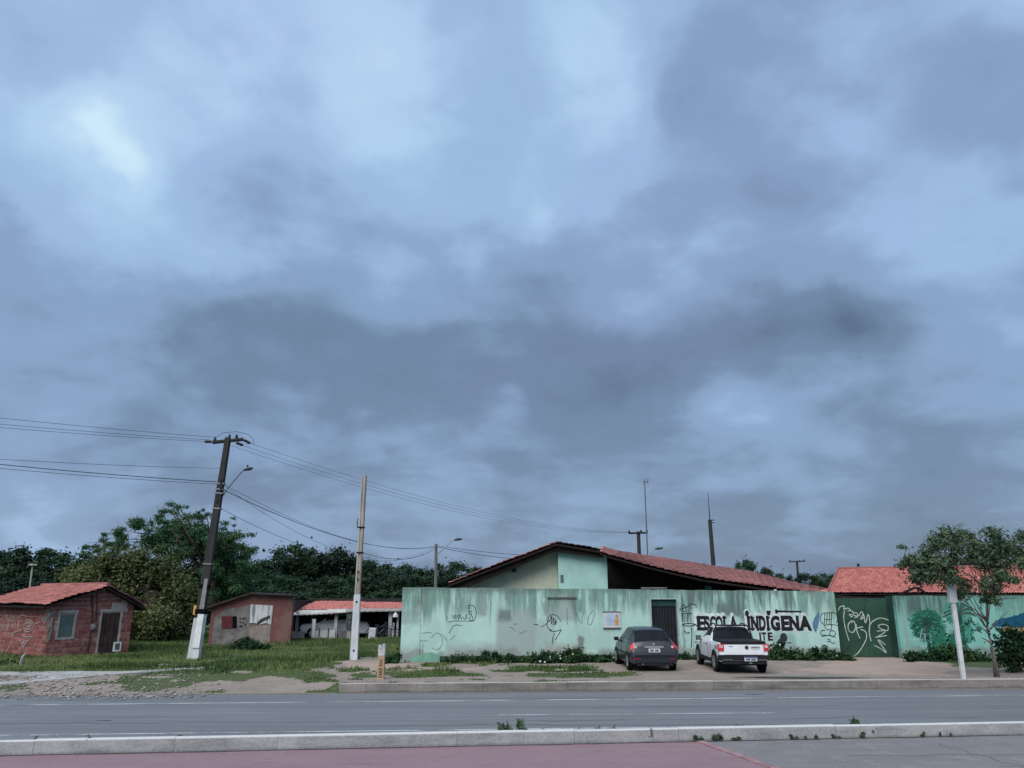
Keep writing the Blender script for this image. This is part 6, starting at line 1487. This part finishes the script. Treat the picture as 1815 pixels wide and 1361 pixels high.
def fx(mb):
    rr = random.Random(2); s = P(372, 985, FY)
    for (x, y) in [(320, 905), (285, 918), (365, 908), (408, 930), (440, 968), (455, 985), (238, 925), (205, 940), (155, 962), (215, 955), (425, 940), (345, 902), (265, 935), (180, 955), (447, 972)]:
        e = P(x, y, FY + rr.uniform(-1, 1)); m = s.lerp(e, .55) + Vector((0, 0, .5)); mb.tube([s, m, e], [.06, .035, .010], 5)
tree('feathery_tree', 'tall airy green tree with spreading feathery branches behind the leaning pole', fb, FB, 60000, .075, M_lf, P(374, 1000, FY), .3, seed=4, droop=.35, asp=1.25, extra=fx)
# --- slender street tree at the right
RY = G(1762, 1201, VZ).y; rb = G(1764, 1202, VZ - .03)
sl = [(1690, 965, 40), (1720, 955, 36), (1740, 980, 40), (1650, 985, 34), (1665, 1010, 40), (1700, 1005, 42), (1735, 1015, 38), (1630, 1000, 28), (1615, 985, 16), (1612, 1005, 20), (1645, 1030, 30), (1680, 1035, 30), (1770, 985, 36), (1775, 1010, 30), (1630, 960, 12), (1606, 972, 9), (1760, 950, 28), (1725, 940, 22), (1660, 955, 20), (1700, 1050, 20), (1740, 1060, 22), (1775, 1045, 20), (1720, 1045, 22), (1800, 965, 30), (1815, 990, 32), (1795, 1015, 26), (1835, 960, 30)]
SBl = []
for (x, y, r) in sl:
    for k in range(3): SBl.append((x + rg.uniform(-.55, .55) * r, y + rg.uniform(-.55, .55) * r, r * rg.uniform(.45, .75)))
def sx(mb):
    rr = random.Random(8); j = P(1752, 1105, RY); s = P(1750, 1060, RY)
    for (st, e) in [(j, (1705, 1062)), (P(1755, 1120, RY), (1738, 1095)), (j, (1725, 1060)), (s, (1745, 1000)), (s, (1765, 1010)), (s, (1780, 1040)), (s, (1720, 1030)), (P(1750, 1045, RY), (1700, 1010)), (P(1750, 1045, RY), (1785, 1000)), (P(1750, 1070, RY), (1800, 1060)), (P(1755, 1125, RY), (1730, 1113)), (P(1755, 1115, RY), (1785, 1085)), (P(1757, 1140, RY), (1740, 1130)), (P(1705, 1062, RY), (1680, 1035)), (P(1705, 1062, RY), (1700, 1040)), (P(1752, 1095, RY), (1710, 1088))]:
        e = P(e[0], e[1], RY + rr.uniform(-.5, .5)); m = st.lerp(e, .5) + Vector((rr.uniform(-.06, .06), 0, rr.uniform(-.02, .1))); mb.tube([st, m, e], [.034, .020, .008], 5)
    mb.tube([rb + Vector((.10, .05, -.05)), rb + Vector((.10, .05, .45)), rb + Vector((.03, .04, .95))], [.09, .07, .03], 7)
tree('street_tree', 'slender leaning street tree with thin bare lower branches and wispy crown', rb, pxblobs(SBl, RY, rg, .55), 17000, .05, M_ls, P(1749, 1030, RY), .038, M_barkpale, seed=6, shell=.6, asp=1.3, extra=sx)
# --- palm behind the pantile roof
def palm():
    Y = 44; b = P(1692, 1040, Y); b = Vector((b.x, Y, VZ)); t = thing('palm_tree', 'fan of spiky palm fronds rising behind the street tree crown', 'palm tree', b); tp = P(1690, 962, Y)
    mb = MB(); mb.tube([b, tp], [.2, .14], 8); mb.build('trunk', M_bark, t, org=b); rr = random.Random(4)
    for k in range(20):
        a = 2 * PI * k / 20 + rr.random() * .3; el = rr.uniform(.1, 1.2); L = rr.uniform(1.1, 1.7); mb = MB()
        d = Vector((math.cos(a) * math.cos(el), math.sin(a) * math.cos(el), math.sin(el))); pts = [tp + d * (L * u) + Vector((0, 0, -.5 * u * u * L * math.cos(el))) for u in (0, .25, .5, .75, 1)]
        mb.tube(pts, [.03, .025, .02, .014, .006], 4)
        for u in range(1, 5):
            for q in range(4):
                p = pts[u - 1].lerp(pts[u], q / 4); 
                for s in (-1, 1):
                    sd2 = d.cross(Vector((0, 0, 1))).normalized() * s; e = p + sd2 * .38 + d * .25 + Vector((0, 0, -.10)); w = d * .022; mb.add([p - w, p + w, e], [(0, 1, 2)])
        o = mb.build('frond', M_ls if k % 2 else M_lf, t, org=b, fix=False); at = o.data.attributes.new('tint', 'FLOAT', 'POINT'); at.data.foreach_set('value', np.full(len(o.data.vertices), rr.random(), dtype=np.float32))
palm()
# --- creepers and shrubs at the wall foot
M_pet = mat('white_petal', (.72, .73, .70), .7, .1, 5)
def shrub(label, lst, Y, n, size, seed, flowers=0, name='shrub', m=M_lb, cat='shrub', dy=.5):
    rng = np.random.default_rng(seed); rr = random.Random(seed); bl = []
    for (x, y, r) in lst:
        p = P(x, y, Y); q = r / F * Y * .98; bl.append((p.x, Y + rr.uniform(-dy, .1), p.z, q * 1.2, q * .9, q))
    b = Vector((sum(q[0] for q in bl) / len(bl), Y - .2, VZ)); t = thing(name, label, cat, b)
    V, Fc, T = leaves(rng, bl, n, size, .5); V[:, 2] = np.maximum(V[:, 2], VZ - .02); np_mesh('foliage', V, Fc, 4, m, T, t, tuple(b))
    mb = MB()
    for q in bl: mb.tube([(q[0], q[1], VZ - .03), (q[0] + .03, q[1], q[2])], .012, 4)
    tag(mb.build('stems', M_bark, t, org=b), kind='stuff')
    for k in range(flowers):
        q = bl[rr.randrange(len(bl))]; c = Vector((q[0] + rr.uniform(-1, 1) * q[3] * .8, q[1] - q[4] * .9, q[2] + rr.uniform(-.4, .7) * q[5])); mb = MB(); n5 = 5; vs_ = [c + Vector((0, -.02, 0))]
        for i in range(10):
            a = 2 * PI * i / 10; R_ = .045 if i % 2 == 0 else .026; vs_.append(c + Vector((R_ * math.cos(a), 0, R_ * math.sin(a))))
        mb.add(vs_, [(0, 1 + i, 1 + (i + 1) % 10) for i in range(10)]); mb.build('flower', M_pet, t, org=b, fix=False)
    return t
WYL = WA.y - .25
shrub('dark creeper growing along the foot of the mint wall under the tags', [(790 + 14 * i, 1172 - (i % 3) * 3, 9) for i in range(13)] + [(862, 1160, 8), (878, 1160, 6)], WYL, 2600, .075, 31, 0, 'creeper', cat='creeper')
shrub('flowering creeper with white blossoms left of the notice board', [(955 + 9 * i, 1168 - (i % 2) * 3, 10) for i in range(9)] + [(968, 1160, 8), (1010, 1158, 9), (1024, 1156, 8)], WYL - .05, 2400, .075, 32, 12, 'creeper', cat='creeper')
shrub('low green creeper between the notice board and the hatchback', [(1040 + 8 * i, 1167, 8) for i in range(8)], WYL + .05, 1300, .075, 33, 1, 'creeper', cat='creeper')
shrub('low weeds at the wall foot between hatchback and pickup', [(1206 + 6 * i, 1166 - (i % 2) * 2, 8) for i in range(8)], WB.y - .5, 1300, .07, 34, 0)
shrub('leafy green shrub at the wall foot right of the pickup', [(1372, 1160, 12), (1385, 1163, 13), (1400, 1165, 12), (1415, 1164, 13), (1430, 1166, 12), (1445, 1163, 12), (1460, 1166, 11), (1475, 1164, 11), (1490, 1166, 11), (1378, 1150, 8), (1440, 1152, 6), (1500, 1168, 10), (1384, 1140, 5), (1460, 1152, 6)], WB.y - .7, 4600, .08, 35, 2)
shrub('leafy shrub in front of the painted palm mural', [(1606, 1163, 9), (1620, 1165, 11), (1640, 1166, 12), (1660, 1164, 15), (1680, 1160, 16), (1700, 1160, 16), (1690, 1172, 13), (1720, 1166, 16), (1735, 1172, 14), (1715, 1180, 10), (1650, 1174, 8)], WB.y - 1.3, 5200, .08, 36, 1)
shrub('dark tangled shrub around the street tree base', [(1775, 1140, 18), (1790, 1150, 20), (1775, 1165, 18), (1800, 1165, 20), (1815, 1150, 20), (1785, 1120, 14), (1810, 1130, 18), (1840, 1150, 30), (1795, 1180, 12), (1780, 1182, 9), (1830, 1180, 18)], RY + 1.8, 3800, .07, 37, 0, m=M_lb)
shrub('small clump of weeds at the left end of the mint wall', [(690, 1168, 8), (698, 1172, 9), (704, 1165, 8), (685, 1174, 6)], WA.y - .5, 700, .07, 38, 0)
shrub('bushy tall weeds before the ruined hut', [(425, 1146, 10), (440, 1143, 14), (455, 1146, 12), (470, 1150, 10), (415, 1152, 9), (448, 1155, 12)], 38.8, 2600, .10, 39, 0)
shrub('dark bush at the grass edge below the brick house', [(5, 1184, 14), (22, 1183, 13), (-15, 1182, 16), (38, 1188, 9)], 31.2, 1800, .085, 40, 0)
# --- weeds along the near kerb
def weed_proto(seed):
    rng = np.random.default_rng(seed); bl = [(rng.uniform(-.12, .12), rng.uniform(-.02, .02), rng.uniform(.05, .17), .07, .04, .06) for k in range(7)]
    V, Fc, T = leaves(rng, bl, 330, .022, .7, 0, -.3, 1.5); V[:, 2] = np.maximum(V[:, 2], 0); return np_mesh('blades', V, Fc, 4, M_ls, T, mesh_only=True)
WPS = [weed_proto(50 + i) for i in range(4)]
for (px, back, s) in [(1232, 0, 1.1), (1268, 0, 1.15), (1300, 0, .7), (1405, 0, .8), (1428, 0, .6), (1446, 0, .85), (1483, 0, .7), (1530, 0, 1.1), (1648, 0, .8), (1680, 0, .75), (1700, 0, .6), (20, 1, .9), (75, 1, 1.0), (155, 1, .8), (175, 1, 1.1), (325, 1, 1.2), (372, 1, .7), (415, 1, .7), (460, 1, .8), (585, 1, .8), (690, 1, .8), (870, 1, .8), (910, 1, 1.5), (925, 1, 1.5), (940, 1, 1.1), (960, 1, 1.0), (980, 1, .9), (1018, 1, .9), (1068, 1, 1.1), (1085, 1, 1.0), (1150, 1, 1.2), (1230, 1, .9), (1330, 1, 1.1), (1490, 1, .8), (1543, 1, 1.3), (1700, 1, .9), (1800, 1, .8)]:
    d = G(px, 1325 if px < 600 else 1310); X = d.x
    Y = nk(X) + (-.03 if not back else .24)
    r = thing('weed_tuft', ('small weed tuft rooted at the pavement side of the near kerb', 'small weed tuft peeping over the road side of the near kerb')[back], 'weed', (X, Y, .0), ('weeds on the pavement side of the near kerb', 'weeds on the road side of the near kerb')[back])
    o = link('blades', WPS[rnd.randrange(4)], r); tag(o, kind='stuff'); k = s * (.62 if not back else .9); r.scale = (k * rnd.uniform(.9, 1.5), k, k * rnd.uniform(.8, 1.1) * (1 if not back else 1.35)); r.rotation_euler = (0, 0, rnd.random() * 6)
# --- grass
def grass():
    rng = np.random.default_rng(77); N = 260000
    X = rng.uniform(-42, 22, N); V = rng.random(N) ** 1.5 * 34 + .15; ky = FK[0].y + (FK[1].y - FK[0].y) * (X - FK[0].x) / (FK[1].x - FK[0].x); Y = ky + V
    g, s = layout(X, Y); keep = (g > .5) & ~((X > -4.8) & (Y > WA.y - .1)) & ~((X > 4.5))
    # nothing grows inside houses
    def inside(o, u, v, L, D):
        rx, ry = X - o.x, Y - o.y; a = rx * u.x + ry * u.y; b = rx * v.x + ry * v.y; return (a > -.05) & (a < L + .05) & (b > .0) & (b < D)
    keep &= ~inside(B0, gd, ld, GL, LL) & ~inside(H0p, hd, -hn, HL, 4.2) & ~((Y > LY - .1) & (X > lh0.x - .3))
    X, Y = X[keep], Y[keep]; n = len(X); Z = terr_z(X, Y)
    dist = np.clip((Y - 24) / 5, 0, 1); short = np.clip((Y - 26) / 3.5, .25, 1)
    H = (.04 + .125 * fbm(X * .35 + 3, Y * .35) * rng.uniform(.5, 1.4, n)) * short * (1 + .8 * (fbm(X * .22 + 40, Y * .3) > .56))
    a = rng.random(n) * 6.28; w = (.012 + .012 * rng.random(n)) * (1 + .6 * dist); ln_ = rng.normal(size=(n, 2)) * .45
    c = np.stack([X, Y, Z - .01], 1); sd2 = np.stack([np.cos(a), np.sin(a) * .5, np.zeros(n)], 1) * w[:, None]; e = c + np.stack([ln_[:, 0] * H, ln_[:, 1] * H, H], 1)
    VV = np.stack([c - sd2, c + sd2, e], 1).reshape(-1, 3); tint = np.clip((fbm(X * .5, Y * .5) - .5) * 2.2 + .5 + rng.normal(size=n) * .2, 0, 1)
    m = leaf_mat('grass_blades', [(0, (.044, .080, .024)), (.5, (.092, .140, .044)), (1, (.165, .200, .078))], .2)
    tag(np_mesh('grass', VV, np.arange(n * 3), 3, m, np.repeat(tint, 3)), 'rough green grass covering the verge and yard', kind='stuff')
grass()
# --- litter seen in the photograph
for (x, y, lab) in [(951, 1176, 'crumpled white bag lying below the flowering creeper'), (322, 1152, 'small white litter lying in the grass near the leaning pole')]:
    c = G(x, y, VZ); mb = MB(); mb.lathe((0, 0, 0), [(.05, -.02), (.13, .02), (.10, .09), (.03, .13)], 9)
    mb.v = [(a * (.7 + .6 * rnd.random()), b * (.7 + .6 * rnd.random()), z) for a, b, z in mb.v]; tag(mb.build('litter', M_pet, org=c + Vector((0, 0, .02))), lab, 'litter')
q = G(36, 1178, VZ); tag(MB().tube([q, q + Vector((.05, 0, .28)), q + Vector((.12, 0, .38))], [.05, .06, .03], 7).build('stump_marker', M_conc, org=q), 'short pale stub standing in the grass before the brick house', 'stub')
